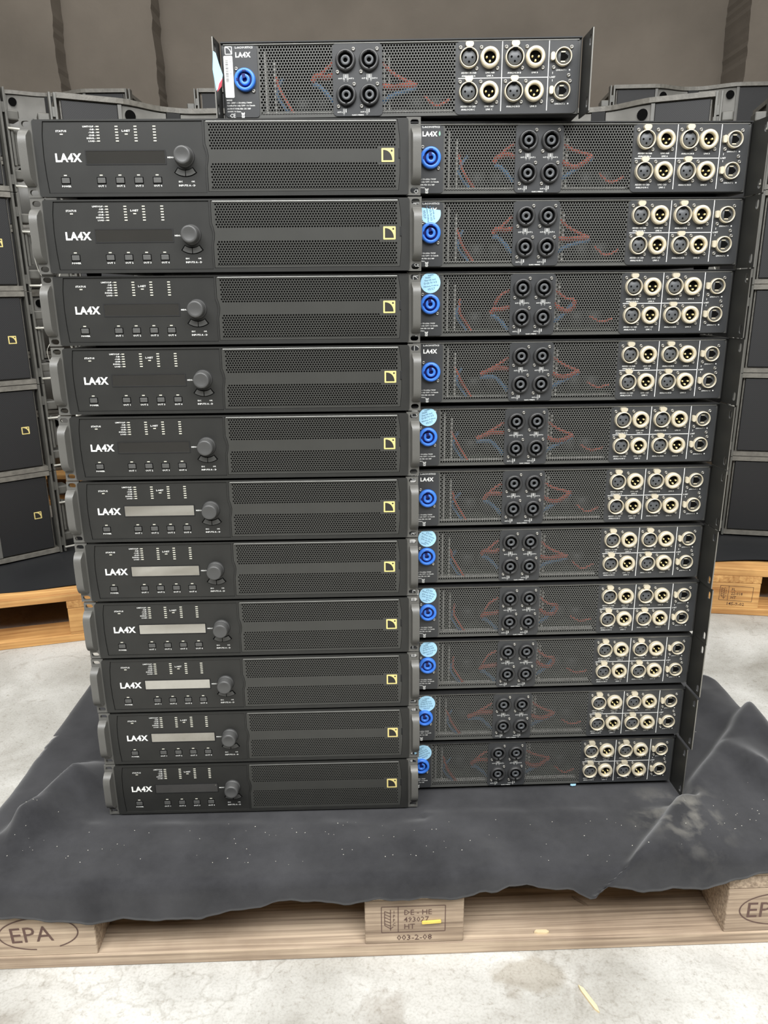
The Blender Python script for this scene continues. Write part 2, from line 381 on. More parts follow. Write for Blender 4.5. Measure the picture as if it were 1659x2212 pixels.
# ------------------------------------------------------------------ the room
struct('floor', MB().box(-5, 5, -3.2, 5.6, -0.1, 0), M['floor'])
struct('ceiling', MB().box(-5, 5, -3.2, 5.6, 4.62, 4.8), M['ceil'])
def ragged(x, seed, amp=0.004, n=190):
    rnd = random.Random(seed); d = 0; p = []
    for i in range(n + 1):
        d = d * 0.7 + rnd.uniform(-amp, amp)
        p.append((x + d, 4.62 * i / n))
    return p
def wall_slab(seg, edgeL, edgeR, y):
    mb = MB(); pts = edgeL[::-1] + edgeR if False else [(x, z) for x, z in edgeR] + [(x, z) for x, z in edgeL[::-1]]
    return mb.plate(pts, [], y, 4.87)
st = lambda x: [(x, 0.0), (x, 4.62)]
struct('wall_back', MB().plate(st(5.0) + st(-5.0)[::-1], [], 4.86, 5.3), M['wall'])
struct('trim_1', wall_slab(0, st(-2.052), ragged(-1.725, 3), 4.55), M['wall'])
struct('trim_2', wall_slab(0, st(-1.80), ragged(-1.235, 5), 4.69), M['wall'])
struct('trim_3', wall_slab(0, ragged(1.962, 9), st(5.0), 4.55), M['wall'])
struct('trim_4', MB().box(-2.6, -2.056, 4.52, 4.86, 0, 4.62), M['whitewall'])
struct('wall_left', MB().box(-5.1, -5, -3.2, 5.6, 0, 4.62), M['wall'])
struct('wall_right', MB().box(5, 5.1, -3.2, 5.6, 0, 4.62), M['wall'])
struct('wall_front', MB().box(-5, 5, -2.45, -2.35, 0, 4.62), M['darkwall'])

# ------------------------------------------------------------------ pallets
def pallet(loc, rz, label, mats, L=1.2, D=0.8):
    p = thing('wooden_pallet', label, 'pallet', loc, rz, 'wooden pallets')
    cache = {}
    def brd(nm, lx, ly, lz, cx, cy, z, m, turn=False):
        k = (nm, round(lx, 4), round(ly, 4), m)
        if k not in cache: cache[k] = MB().box(-lx / 2, lx / 2, -ly / 2, ly / 2, 0, lz, 0.0022).mesh(nm, M[m])
        return put(nm, cache[k], p, (cx, cy, z), (0, 0, pi / 2 if turn else 0))
    bl = []
    for cy, wd in ((-D / 2 + 0.05, 0.1), (0, 0.145), (D / 2 - 0.05, 0.1)):
        brd('bottom_board', L, wd, 0.022, 0, cy, 0, mats[0])
    for cx in (-L / 2 + 0.0725, 0, L / 2 - 0.0725):
        for cy, wd in ((-D / 2 + 0.05, 0.1), (0, 0.145), (D / 2 - 0.05, 0.1)):
            b = brd('block', 0.143, wd - 0.001, 0.078, cx, cy + 0.0003, 0.022, mats[1]); bl.append(b)
        brd('stringer_board', D, 0.145, 0.022, cx, 0, 0.1, mats[2], True)
    for cy, wd in ((-D / 2 + 0.0725, 0.145), (-D / 4 + 0.018, 0.1), (0, 0.145), (D / 4 - 0.018, 0.1), (D / 2 - 0.0725, 0.145)):
        brd('deck_board', L, wd, 0.022, 0, cy, 0.122, mats[2])
    return p, bl
def place_front(x, y, yaw, D=0.8):                  # centre of a pallet whose front-edge midpoint is x, y
    return (x - sin(yaw) * D / 2, y + cos(yaw) * D / 2, 0.0)
PYAW = 0.0305
fp, fb = pallet(place_front(0.0384, 0.8728, PYAW), PYAW, 'weathered wooden pallet on the concrete floor under both amplifier stacks', ('wood', 'wood', 'wood'))
def ippc(lines, low, sub):
    mb = MB(); wd = 0.0011; x0, x1, z0, z1 = -0.0555, 0.0365, 0.021, 0.0665; y = 0
    for a in ((x0, z0, x1, z0), (x0, z1, x1, z1), (x0, z0, x0, z1), (x1, z0, x1, z1), (-0.0315, z0, -0.0315, z1)): mb.line(*a, wd, y)
    # wheat ear emblem
    mb.line(-0.051, 0.034, -0.051, 0.059, wd, y); mb.line(-0.0425, 0.0245, -0.0425, 0.0615, wd, y)
    for k in range(5): mb.line(-0.051, 0.0375 + k * 0.0055 - 0.0005, -0.0425, 0.0325 + k * 0.0055, wd, y)
    mb.line(-0.051, 0.034, -0.0425, 0.0275, wd, y); mb.line(-0.0425, 0.0275, -0.0385, 0.031, wd, y)
    for k, c in enumerate('IPPC'): mb.text(c, 0.0075, -0.0375, 0.0545 - k * 0.0073, y, 'CENTER', 0.01, 0, 0.9)
    for k, t in enumerate(lines): mb.text(t, 0.0128, -0.0235, 0.0515 - k * 0.0125, y, 'LEFT', 0.004, 0, sub)
    mb.text(low, 0.0135, -0.008, 0.0065, y, 'CENTER', 0.006, 0, 1.05)
    return mb
part('ippc_stamp', ippc(['DE - HE', '493027', 'HT'], '003-2-08', 0.95), M['stamp'], fb[3], (0.008, -0.0499, 0.0), label='dark stencilled treatment stamp')
def epal(t, arc0, arc1, tx):
    mb = MB(); n = 40; pr = None
    for i in range(n + 1):
        a = R(arc0 + (arc1 - arc0) * i / n); q = (0.056 * cos(a), 0.04 + 0.0275 * sin(a))
        if pr: mb.line(pr[0], pr[1], q[0], q[1], 0.0019, 0)
        pr = q
    mb.text(t, 0.038, tx, 0.0265, 0, 'LEFT', 0.0, 0, 0.98, 2)
    return mb
part('oval_stamp', epal('EPA', -62, -62 + 325, -0.042), M['stamp'], fb[0], (-0.006, -0.0499, 0.0), (0, R(-3), 0), label='half worn oval stamp')
part('oval_stamp', epal('EPAL', 0, 360, -0.047), M['stamp'], fb[6], (0.004, -0.0499, 0.0), label='clear oval stamp')
LY = 0.268
lp_, lb_ = pallet((-0.735 - cos(LY) * 0.6 - sin(LY) * 0.4, 1.951 - sin(LY) * 0.6 + cos(LY) * 0.4, 0), LY, 'orange toned pallet at the left frame edge under loudspeakers', ('wood2', 'wood2', 'wood2'))
RY = -0.150
rp_, rb_ = pallet((0.957 + cos(RY) * 0.6 - sin(RY) * 0.4, 2.066 + sin(RY) * 0.6 + cos(RY) * 0.4, 0), RY, 'orange toned pallet at the right frame edge with a stamped corner block', ('wood2', 'wood2', 'wood2'))
part('ippc_stamp', ippc(['PL', '22-018', 'HT'], '145-9-02', 0.9), M['stamp2'], rb_[0], (0.014, -0.0499, 0.001), (0, R(1.5), 0), label='dark stencilled treatment stamp')
pallet((-0.70 + cos(LY) * 0.4 - sin(LY) * 0.4, 2.06 + sin(LY) * 0.4 + cos(LY) * 0.4, 0), LY, 'half hidden pallet behind the left amplifier stack', ('wood3', 'wood3', 'wood3'), 0.8, 0.8)
pallet((0.915 - cos(RY) * 0.4 - sin(RY) * 0.4, 2.12 - sin(RY) * 0.4 + cos(RY) * 0.4, 0), RY, 'half hidden pallet behind the right amplifier stack', ('wood3', 'wood3', 'wood3'), 0.8, 0.8)
pallet((-1.37, 3.72, 0), 0, 'rear pallet at left, seen through the gap beside the left amplifiers', ('wood2', 'wood2', 'wood2'))
pallet((-0.14, 3.74, 0), 0, 'rear pallet in the middle, behind the amplifiers', ('wood2', 'wood2', 'wood2'))
pallet((1.30, 3.72, 0), 0, 'rear pallet at right, behind the amplifiers', ('wood2', 'wood2', 'wood2'))

# ------------------------------------------------------------------ black cloths
def sheet(name, x0, x1, y0, y1, loc, rz, label, seed, front=0.0):
    rnd = random.Random(seed); nx, ny = 40, 24; vs = []; fs = []
    ph = [rnd.uniform(0, 6) for _ in range(4)]
    for j in range(ny + 1):
        for i in range(nx + 1):
            u, v = i / nx, j / ny
            x = x0 + (x1 - x0) * u; y = y0 + (y1 - y0) * v + (0.012 * sin(9 * u + ph[0]) + 0.007 * sin(23 * u + ph[1])) * (1 - v)
            z = 0.1455 + 0.0012 * (1 + sin(17 * u + ph[2] + 4 * v)) + (0.006 * max(0, sin(6 * u + 3 * v + ph[3])) ** 6 if v < 0.25 else 0)
            vs.append((x, y, z))
    for j in range(ny):
        for i in range(nx):
            a = j * (nx + 1) + i; fs.append((a, a + 1, a + nx + 2, a + nx + 1))
    o = part(name, MB().add(vs, fs, True), M['sheet'], None, loc, (0, 0, rz)); tag(o, label, 'cloth'); return o
sheet('floor_cloth', -0.6, 0.585, -0.355, 0.39, lp_.location, LY, 'flat black cloth under the speaker stack at the left frame edge', 1)
sheet('floor_cloth', -0.6, 0.6, -0.345, 0.39, rp_.location, RY, 'flat black cloth under the speaker stack at the right frame edge', 2)

def interp(tab, x):
    if x <= tab[0][0]: return tab[0][1]
    for (a, b), (c, d) in zip(tab, tab[1:]):
        if x <= c: return b + (d - b) * (x - a) / (c - a)
    return tab[-1][1]
FZ = [(-0.70, 0.108), (-0.551, 0.112), (-0.453, 0.102), (-0.262, 0.099), (-0.149, 0.124), (-0.064, 0.113), (0.021, 0.121), (0.106, 0.118), (0.150, 0.118), (0.172, 0.132), (0.2, 0.137), (0.263, 0.124), (0.289, 0.108), (0.315, 0.098), (0.36, 0.098), (0.444, 0.108), (0.487, 0.118), (0.53, 0.127), (0.6, 0.135), (0.75, 0.139)]
LX = [(0.75, -0.76), (0.95, -0.75), (1.05, -0.72), (1.10, -0.645), (1.16, -0.62), (1.22, -0.615), (1.30, -0.66), (1.42, -0.655), (1.55, -0.5)]
RX = [(0.75, 0.82), (1.2, 0.80), (1.27, 0.77), (1.295, 0.725), (1.35, 0.74), (1.40, 0.70), (1.46, 0.62), (1.55, 0.5)]
def front_y(x): return 0.8728 + math.tan(PYAW) * (x - 0.0384)
def seg_d(x, y, ax, ay, bx, by):
    dx, dy = bx - ax, by - ay; L2 = dx * dx + dy * dy
    t = max(0, min(1, ((x - ax) * dx + (y - ay) * dy) / L2))
    px, py = ax + t * dx, ay + t * dy
    return math.hypot(x - px, y - py), t, ((x - px) * dy - (y - py) * dx) / math.sqrt(L2)
def under(x, y):                                   # 1 where amplifiers press the cloth flat
    fx = max(-0.455 - x, x - 0.476, 0); fy = max((0.99 if x < 0.06 else 1.014) - y, y - 1.5, 0)
    q = max(0.0, 1 - math.hypot(fx, fy) / 0.022); return q * q * (3 - 2 * q)
RID = [(0.505, 1.06, 0.305, 0.83, -0.034, 0.024), (0.585, 1.14, 0.645, 0.90, 0.034, 0.016), (-0.50, 1.14, -0.55, 0.97, 0.034, 0.018), (-0.50, 1.02, -0.60, 0.90, 0.012, 0.02),
       (0.155, 0.94, 0.135, 0.84, 0.007, 0.014), (0.19, 0.93, 0.27, 0.93, 0.004, 0.02), (-0.08, 0.90, 0.06, 0.955, 0.004, 0.018), (0.58, 1.4, 0.66, 1.2, 0.015, 0.03), (-0.40, 0.90, -0.15, 0.93, 0.004, 0.02), (0.50, 0.97, 0.40, 0.88, 0.004, 0.02)]
def cloth():
    nx, ny = 190, 150; vs = []; fs = []
    for j in range(ny + 1):
        v = j / ny
        for i in range(nx + 1):
            u = i / nx
            xg = -0.76 + 1.58 * u
            yf = front_y(xg); zf = interp(FZ, xg); over = 0.147 - zf + (0.010 if zf < 0.14 else 0)
            over += 0.0012 * sin(xg * 90) + 0.0007 * sin(xg * 211 + 1)
            S = (yf - over) + (1.50 - (yf - over)) * v
            xl, xr = interp(LX, S), interp(RX, S)
            X = xl + (xr - xl) * u
            X += (0.003 * sin(S * 130) + 0.002 * sin(S * 310)) * (abs(2 * u - 1) ** 8)
            yf = front_y(X)
            fl = 1 - under(X, S)
            z = 0.1462; h = 0
            for ax, ay, bx, by, hh, wd in RID:
                d, t, sd = seg_d(X, S, ax, ay, bx, by)
                wl = wd * (1.6 - 0.6 * math.tanh(sd / (wd * 0.6)))
                if hh < 0:                         # a step: flat on the stack side, raised on the other
                    h += -hh * (0.5 + 0.5 * math.tanh(-sd / 0.007)) * math.exp(-max(0, -sd) / 0.13) * math.exp(-((max(0, abs(t - 0.5) - 0.499)) / 0.05) ** 2); continue
                h += hh * min(1, t * 3) * math.exp(-(d / wl) ** 2)
            h += 0.0022 * (sin(X * 21 + 3 * sin(S * 9)) * sin(S * 17 + 2 * sin(X * 7)) + 0.6 * sin(X * 47 + S * 31)) + 0.0022
            z += max(0, h) * fl
            y = S
            o = yf - S
            rr = 0.008
            if o > 0:                                # hang over the front edge
                if o < rr * pi / 2:
                    a = o / rr; y = yf - rr * sin(a); z -= rr * (1 - cos(a))
                else:
                    e = o - rr * pi / 2; wv = 0.004 * sin(X * 30 + 1.0) + 0.002 * sin(X * 71)
                    y = yf - rr - 0.002 - (0.10 * e + max(0, wv) * min(1, e / 0.03)); z -= rr + e
            xo = 0
            if X < -0.60: xo = -0.60 - X; sg = -1; xe = -0.60
            elif X > 0.672: xo = X - 0.672; sg = 1; xe = 0.672
            if xo > 0:                               # soft roll over the pallet ends
                rr2 = 0.03
                if xo < rr2 * pi / 2: a = xo / rr2; X = xe + sg * rr2 * sin(a); z -= rr2 * (1 - cos(a))
                else: e = xo - rr2 * pi / 2; X = xe + sg * (rr2 + 0.15 * e); z -= rr2 + e
            vs.append((X, y, max(z, 0.01)))
    for j in range(ny):
        for i in range(nx):
            a = j * (nx + 1) + i; fs.append((a, a + 1, a + nx + 2, a + nx + 1))
    o = part('molton_cloth', MB().add(vs, fs, True), M['cloth'])
    md = o.modifiers.new('thickness', 'SOLIDIFY'); md.thickness = 0.0014; md.offset = 1
    tag(o, 'black frayed molton cloth draped over the front pallet under the amplifiers', 'cloth'); return o
cl = cloth()

# ------------------------------------------------------------------ front-facing amplifiers
def emblem(parent, loc, sz, dark='badge_dark', frame='gold'):
    mb = MB().prism(rrect(0, 1, 0, 1, 0.05), -0.03, 0.0)
    mb.v = [(x * sz, y * sz, z * sz) for x, y, z in mb.v]
    b = part('logo_badge', mb, M[frame], parent, loc, label='square yellow badge' if frame == 'gold' else None)
    pts = [(0.13, 0.12), (0.86, 0.12)]
    for i in range(1, 9):
        a = R(90 * i / 8); pts.append((0.13 + 0.73 * cos(a) ** 0.9 if cos(a) > 0 else 0.13, 0.12 + 0.76 * sin(a)))
    d = MB().prism(pts, -0.034, -0.02); d.prism([(0.74, 0.74), (0.88, 0.74), (0.88, 0.88), (0.74, 0.88)], -0.034, -0.02)
    d.v = [(x * sz, y * sz, z * sz) for x, y, z in d.v]
    part('badge_inset', d, M[dark], b)
    return b
def arcs(cx, cz, r0, r1, a0, a1, n=6):
    p = [(cx + r1 * cos(R(a0 + (a1 - a0) * i / n)), cz + r1 * sin(R(a0 + (a1 - a0) * i / n))) for i in range(n + 1)]
    p += [(cx + r0 * cos(R(a1 + (a0 - a1) * i / n)), cz + r0 * sin(R(a1 + (a0 - a1) * i / n))) for i in range(n + 1)]
    return p
def front_amp():
    t = thing('power_amplifier', 'x', 'amplifier', group='front-facing amplifiers of the left stack')
    ch = MB().box(-0.219, 0.219, 0.009, 0.42, 0.004, 0.0866, 0.001)
    part('chassis', ch, M['lid'], t)
    foot = MB().lathe([(0.0, 0.0), (0.009, 0.0), (0.010, 0.0074)], 0, 0, 12).mesh('foot', M['rubber'])
    for x in (-0.19, 0.19):
        for y in (0.05, 0.38): put('foot', foot, t, (x, y, -0.0031), (R(90), 0, 0))
    fasc = [(-0.0218, 0.0042), (-0.0222, 0.013), (-0.0219, 0.034), (-0.0203, 0.041), (-0.0197, 0.0465), (-0.0212, 0.053), (-0.0228, 0.058), (-0.0226, 0.0848),
            (-0.2131, 0.0848), (-0.2154, 0.070), (-0.2165, 0.0475), (-0.2160, 0.025), (-0.2146, 0.0046)]
    gr = [(0.2141, 0.0055), (0.2158, 0.025), (0.2163, 0.047), (0.2154, 0.068), (0.2128, 0.0856), (-0.0204, 0.0849), (-0.0207, 0.0592), (-0.0188, 0.0535), (-0.0177, 0.0465), (-0.0183, 0.040), (-0.0200, 0.033), (-0.0202, 0.0055)]
    out = rrect(-0.2262, 0.2262, 0.0006, 0.0868, 0.003)
    out_hole1 = [(x, z) for x, z in fasc]
    bez = MB().plate(out, [out_hole1, gr], -0.0018, 0.009)
    bez.box(-0.222, 0.222, 0.0068, 0.0088, 0.003, 0.0855)       # backing plate
    # thin folded lip highlights round the grille
    part('bezel', bez, M['paint'], t)
    ins = MB(); c = (-0.118, 0.0446)
    sh = [(c[0] + (x - c[0]) * 0.9962, c[1] + (z - c[1]) * 0.990) for x, z in fasc]
    fp_ = part('fascia', ins.prism(sh, -0.0006, 0.006), M['paint'], t)
    # display
    d = MB().plate(rrect(-0.1668, -0.0690, 0.0366, 0.0531, 0.0006, 1), [rrect(-0.1655, -0.0703, 0.0377, 0.0520, 0.0004, 1)], -0.0011, 0.0)
    dp = part('display_frame', d, M['black'], t)
    part('display', MB().prism(rrect(-0.1655, -0.0703, 0.0377, 0.0520, 0.0004, 1), -0.0008, 0.0), M['screen'], dp, label='mirror-like tinted display window')
    # knob
    kx, kz = -0.0468, 0.0453
    part('knob_recess', MB().lathe([(0.0, -0.0008), (0.0126, -0.0008), (0.0128, 0.0)], kx, kz, 28), M['black'], t)
    kb = part('control_knob', MB().lathe([(0.0, -0.0150), (0.0072, -0.0152), (0.0088, -0.0158), (0.0100, -0.0152), (0.0106, -0.0135), (0.0112, -0.0008)], kx, kz, 28), M['knob'], t)
    part('skirt_ring', MB().lathe([(0.0112, -0.0035), (0.0118, -0.0030), (0.0119, -0.0008)], kx, kz, 28), M['knob'], kb)
    bt = MB().box(-0.0048, 0.0048, -0.0016, 0.0, -0.0030, 0.0030, 0.0005).mesh('push_button', M['button'])
    br = MB().box(-0.0056, 0.0056, -0.0010, 0.0, -0.0038, 0.0038).mesh('button_surround', M['hole'])
    le = MB().box(-0.0018, 0.0018, -0.0008, 0.0, -0.0006, 0.0006).mesh('indicator_light', M['led'])
    for x in (-0.1932, -0.1498, -0.1271, -0.1044, -0.0818):
        b = put('push_button', bt, t, (x, 0, 0.0190)); put('button_surround', br, b)
        put('indicator_light', le, t, (x, 0, 0.0250))
    put('indicator_light', le, t, (-0.1923, 0, 0.0707)); put('indicator_light', le, t, (-0.1146, 0, 0.0705))
    for nm, a0, a1 in (('escape_button', 236, 268.5), ('confirm_button', 271.5, 304)):
        part(nm, MB().prism(arcs(kx, kz, 0.0158, 0.0219, a0, a1), -0.0018, 0.0), M['button'], t)
    part('button_surround', MB().prism(arcs(kx, kz, 0.0150, 0.0228, 232, 308, 12), -0.0010, 0.0), M['hole'], t)
    for x in (-0.1485, -0.1259, -0.1033, -0.0806):
        c_ = MB()
        for k in range(6): c_.box(x - 0.0018, x + 0.0018, -0.0009, 0.0, 0.0784 - k * 0.0032, 0.0796 - k * 0.0032)
        part('led_column', c_, M['led'], t)
    L = MB(); y = -0.00075
    part('lettering', MB().text('LA4X', 0.0127, -0.1876, 0.0404, y, 'CENTER', 0.040, 0, 0.97, 2), M['white'], t, label='white printed lettering')
    L.text('STATUS', 0.0030, -0.1924, 0.0731, y, 'CENTER', 0.02, 0, 1.25)
    L.text('L-NET', 0.0030, -0.1148, 0.0731, y, 'CENTER', 0.02, 0, 1.25)
    for k, s in enumerate(('LIMIT/CLIP', '-5dB', '-10dB', '-25dB', 'SIGNAL', 'LOAD')):
        L.text(s + ' -', 0.0024, -0.1512, 0.0782 - k * 0.0032, y, 'RIGHT', 0.02, 0, 1.2)
    L.text('MENU', 0.0024, -0.0637, 0.0437, y, 'CENTER', 0.02, 0, 1.2)
    L.text('POWER', 0.0027, -0.1932, 0.0117, y, 'CENTER', 0.02, 0, 1.2)
    for k, x in enumerate((-0.1498, -0.1271, -0.1044, -0.0818)): L.text('OUT %d' % (k + 1), 0.0029, x, 0.0117, y, 'CENTER', 0.02, 0, 1.2)
    L.text('ESC', 0.0024, -0.0537, 0.0164, y, 'CENTER', 0.02, 0, 1.2); L.text('OK', 0.0024, -0.0385, 0.0164, y, 'CENTER', 0.02, 0, 1.2)
    L.text('INPUTS A - D', 0.0029, -0.0461, 0.0118, y, 'CENTER', 0.02, 0, 1.2)
    part('small_print', L, M['white'], t, label='white printed small lettering')['kind'] = 'stuff'
    # grille
    ok = lambda x, z: not (0.0535 > z > 0.0385) and not (x > 0.188 and 0.056 > z > 0.0355)
    P = perforated(-0.0163, 0.0103, 66, 25, 0.003445, 0.002925, 0.00122, ok, -0.0012, -0.0004)
    x0, x1, z0, z1 = -0.0163, -0.0163 + 66 * 0.003445, 0.0103 - 0.00195, 0.0103 + 24 * 0.002925 + 0.00195
    cg = (0.097, 0.0456); gin = [(cg[0] + (x - cg[0]) * 0.9965, cg[1] + (z - cg[1]) * 0.989) for x, z in gr]
    P.plate(gin, [[(x0, z0), (x1, z0), (x1, z1), (x0, z1)]], -0.0013, -0.0005)
    gg = part('perforated_grille', P, M['fmesh'], t)
    part('grille_backing', MB().box(-0.019, 0.214, 0.0058, 0.0066, 0.006, 0.085), M['hole'], t)
    part('grille_lip', MB().box(-0.0185, 0.2115, -0.0017, -0.0004, 0.0833, 0.0846, 0.0004), M['edge'], gg, label='folded top edge with a painted-in highlight')  # pale material puts the highlight along the lip into its colour
    emblem(t, (0.1932, -0.0012, 0.0379), 0.0155)
    part('grille_catch', MB().box(0.2140, 0.2166, -0.0018, 0.0, 0.0415, 0.0535, 0.0004).box(0.2146, 0.2160, -0.0024, -0.0015, 0.0425, 0.0450), M['black'], t)
    for sg in (-1, 1):
        o_ = [(0.2240, 0.0), (0.2413, 0.0), (0.2413, 0.088), (0.2240, 0.088)]; hs = [rrect(0.2286, 0.2390, 0.0790, 0.0858, 0.0033), rrect(0.2286, 0.2390, 0.0022, 0.0090, 0.0033)]
        if sg < 0: o_ = [(-x, z) for x, z in o_][::-1]; hs = [[(-x, z) for x, z in h] for h in hs]
        e = part('rack_ear', MB().plate(o_, hs, 0.0, 0.0045), M['handle'], t)
        pr = [(0.004, 0.0768), (-0.006, 0.0750), (-0.0135, 0.0720), (-0.0185, 0.0680), (-0.0208, 0.0635), (-0.0215, 0.058), (-0.0215, 0.031), (-0.0208, 0.0260), (-0.0185, 0.0215), (-0.0135, 0.0172), (-0.006, 0.0140), (0.004, 0.0118)]
        pr = [((0.002 if yy > 0 else 0.56 * yy), z3) for yy, z3 in pr]
        xo, hmb = sg * 0.2413, MB(); n = len(pr); fs = []; vs = []
        inn = [sg * (0.2300 + (0.0012 if 2 < q < n - 3 else 0)) for q in range(n)]
        for (yy, z3), xi in zip(pr, inn): vs += [(xo, yy, z3), (xi, yy, z3)]
        for q in range(n - 1):
            f = (2 * q, 2 * q + 1, 2 * q + 3, 2 * q + 2); fs.append(f if sg < 0 else f[::-1])
        hmb.add(vs, fs, True)                                # front strip
        side = [(xo, yy, z3) for yy, z3 in pr]; hmb.add(side, [tuple(range(n)) if sg < 0 else tuple(range(n))[::-1]])
        vs = []                                              # inner flank, flaring towards the ear
        for (yy, z3), xi in zip(pr, inn): vs += [(xi, yy, z3), (sg * 0.2285, 0.002, 0.044 + (z3 - 0.044) * 1.02)]
        fs = []
        for q in range(n - 1):
            f = (2 * q, 2 * q + 1, 2 * q + 3, 2 * q + 2); fs.append(f if sg < 0 else f[::-1])
        hmb.add(vs, fs, True)
        part('handle', hmb, M['handle'], t)
    return t
LSTACK = [(-0.1922, 1.0045, 0.0209), (-0.1908, 1.0035, 0.0224), (-0.1916, 1.0079, 0.0236), (-0.1908, 1.0068, 0.0233), (-0.1924, 1.0053, 0.0225), (-0.1935, 1.006, 0.0225), (-0.1937, 1.0074, 0.0250), (-0.1914, 1.0071, 0.0275), (-0.1915, 1.006, 0.0268), (-0.1908, 1.005, 0.0220), (-0.1926, 1.004, 0.0225)]
Z0, PITCH = 0.1506, 0.08969
fa = front_amp()
LLOOK = ['topmost amplifier of the left stack, control front towards camera, holding up the loose amplifier', 'second amplifier from the top of the left stack, control front with round knob', 'third amplifier from the top of the left stack, control front with round knob',
         'fourth amplifier from the top of the left stack, control front with round knob', 'fifth amplifier from the top of the left stack, control front with round knob', 'middle amplifier of the left stack, sixth from either end, control front',
         'fifth amplifier from the bottom of the left stack, control front with pale display', 'fourth amplifier from the bottom of the left stack, control front with pale display', 'third amplifier from the bottom of the left stack, control front with pale display',
         'second amplifier from the bottom of the left stack, control front with pale display', 'lowest amplifier of the left stack, control front, resting on the black cloth']
for i, (x, y, yaw) in enumerate(LSTACK):
    o = fa if i == 0 else copy_tree(fa)
    o.location = (x, y, Z0 + PITCH * (10 - i)); o.rotation_euler = (0, 0, yaw); o['label'] = LLOOK[i]

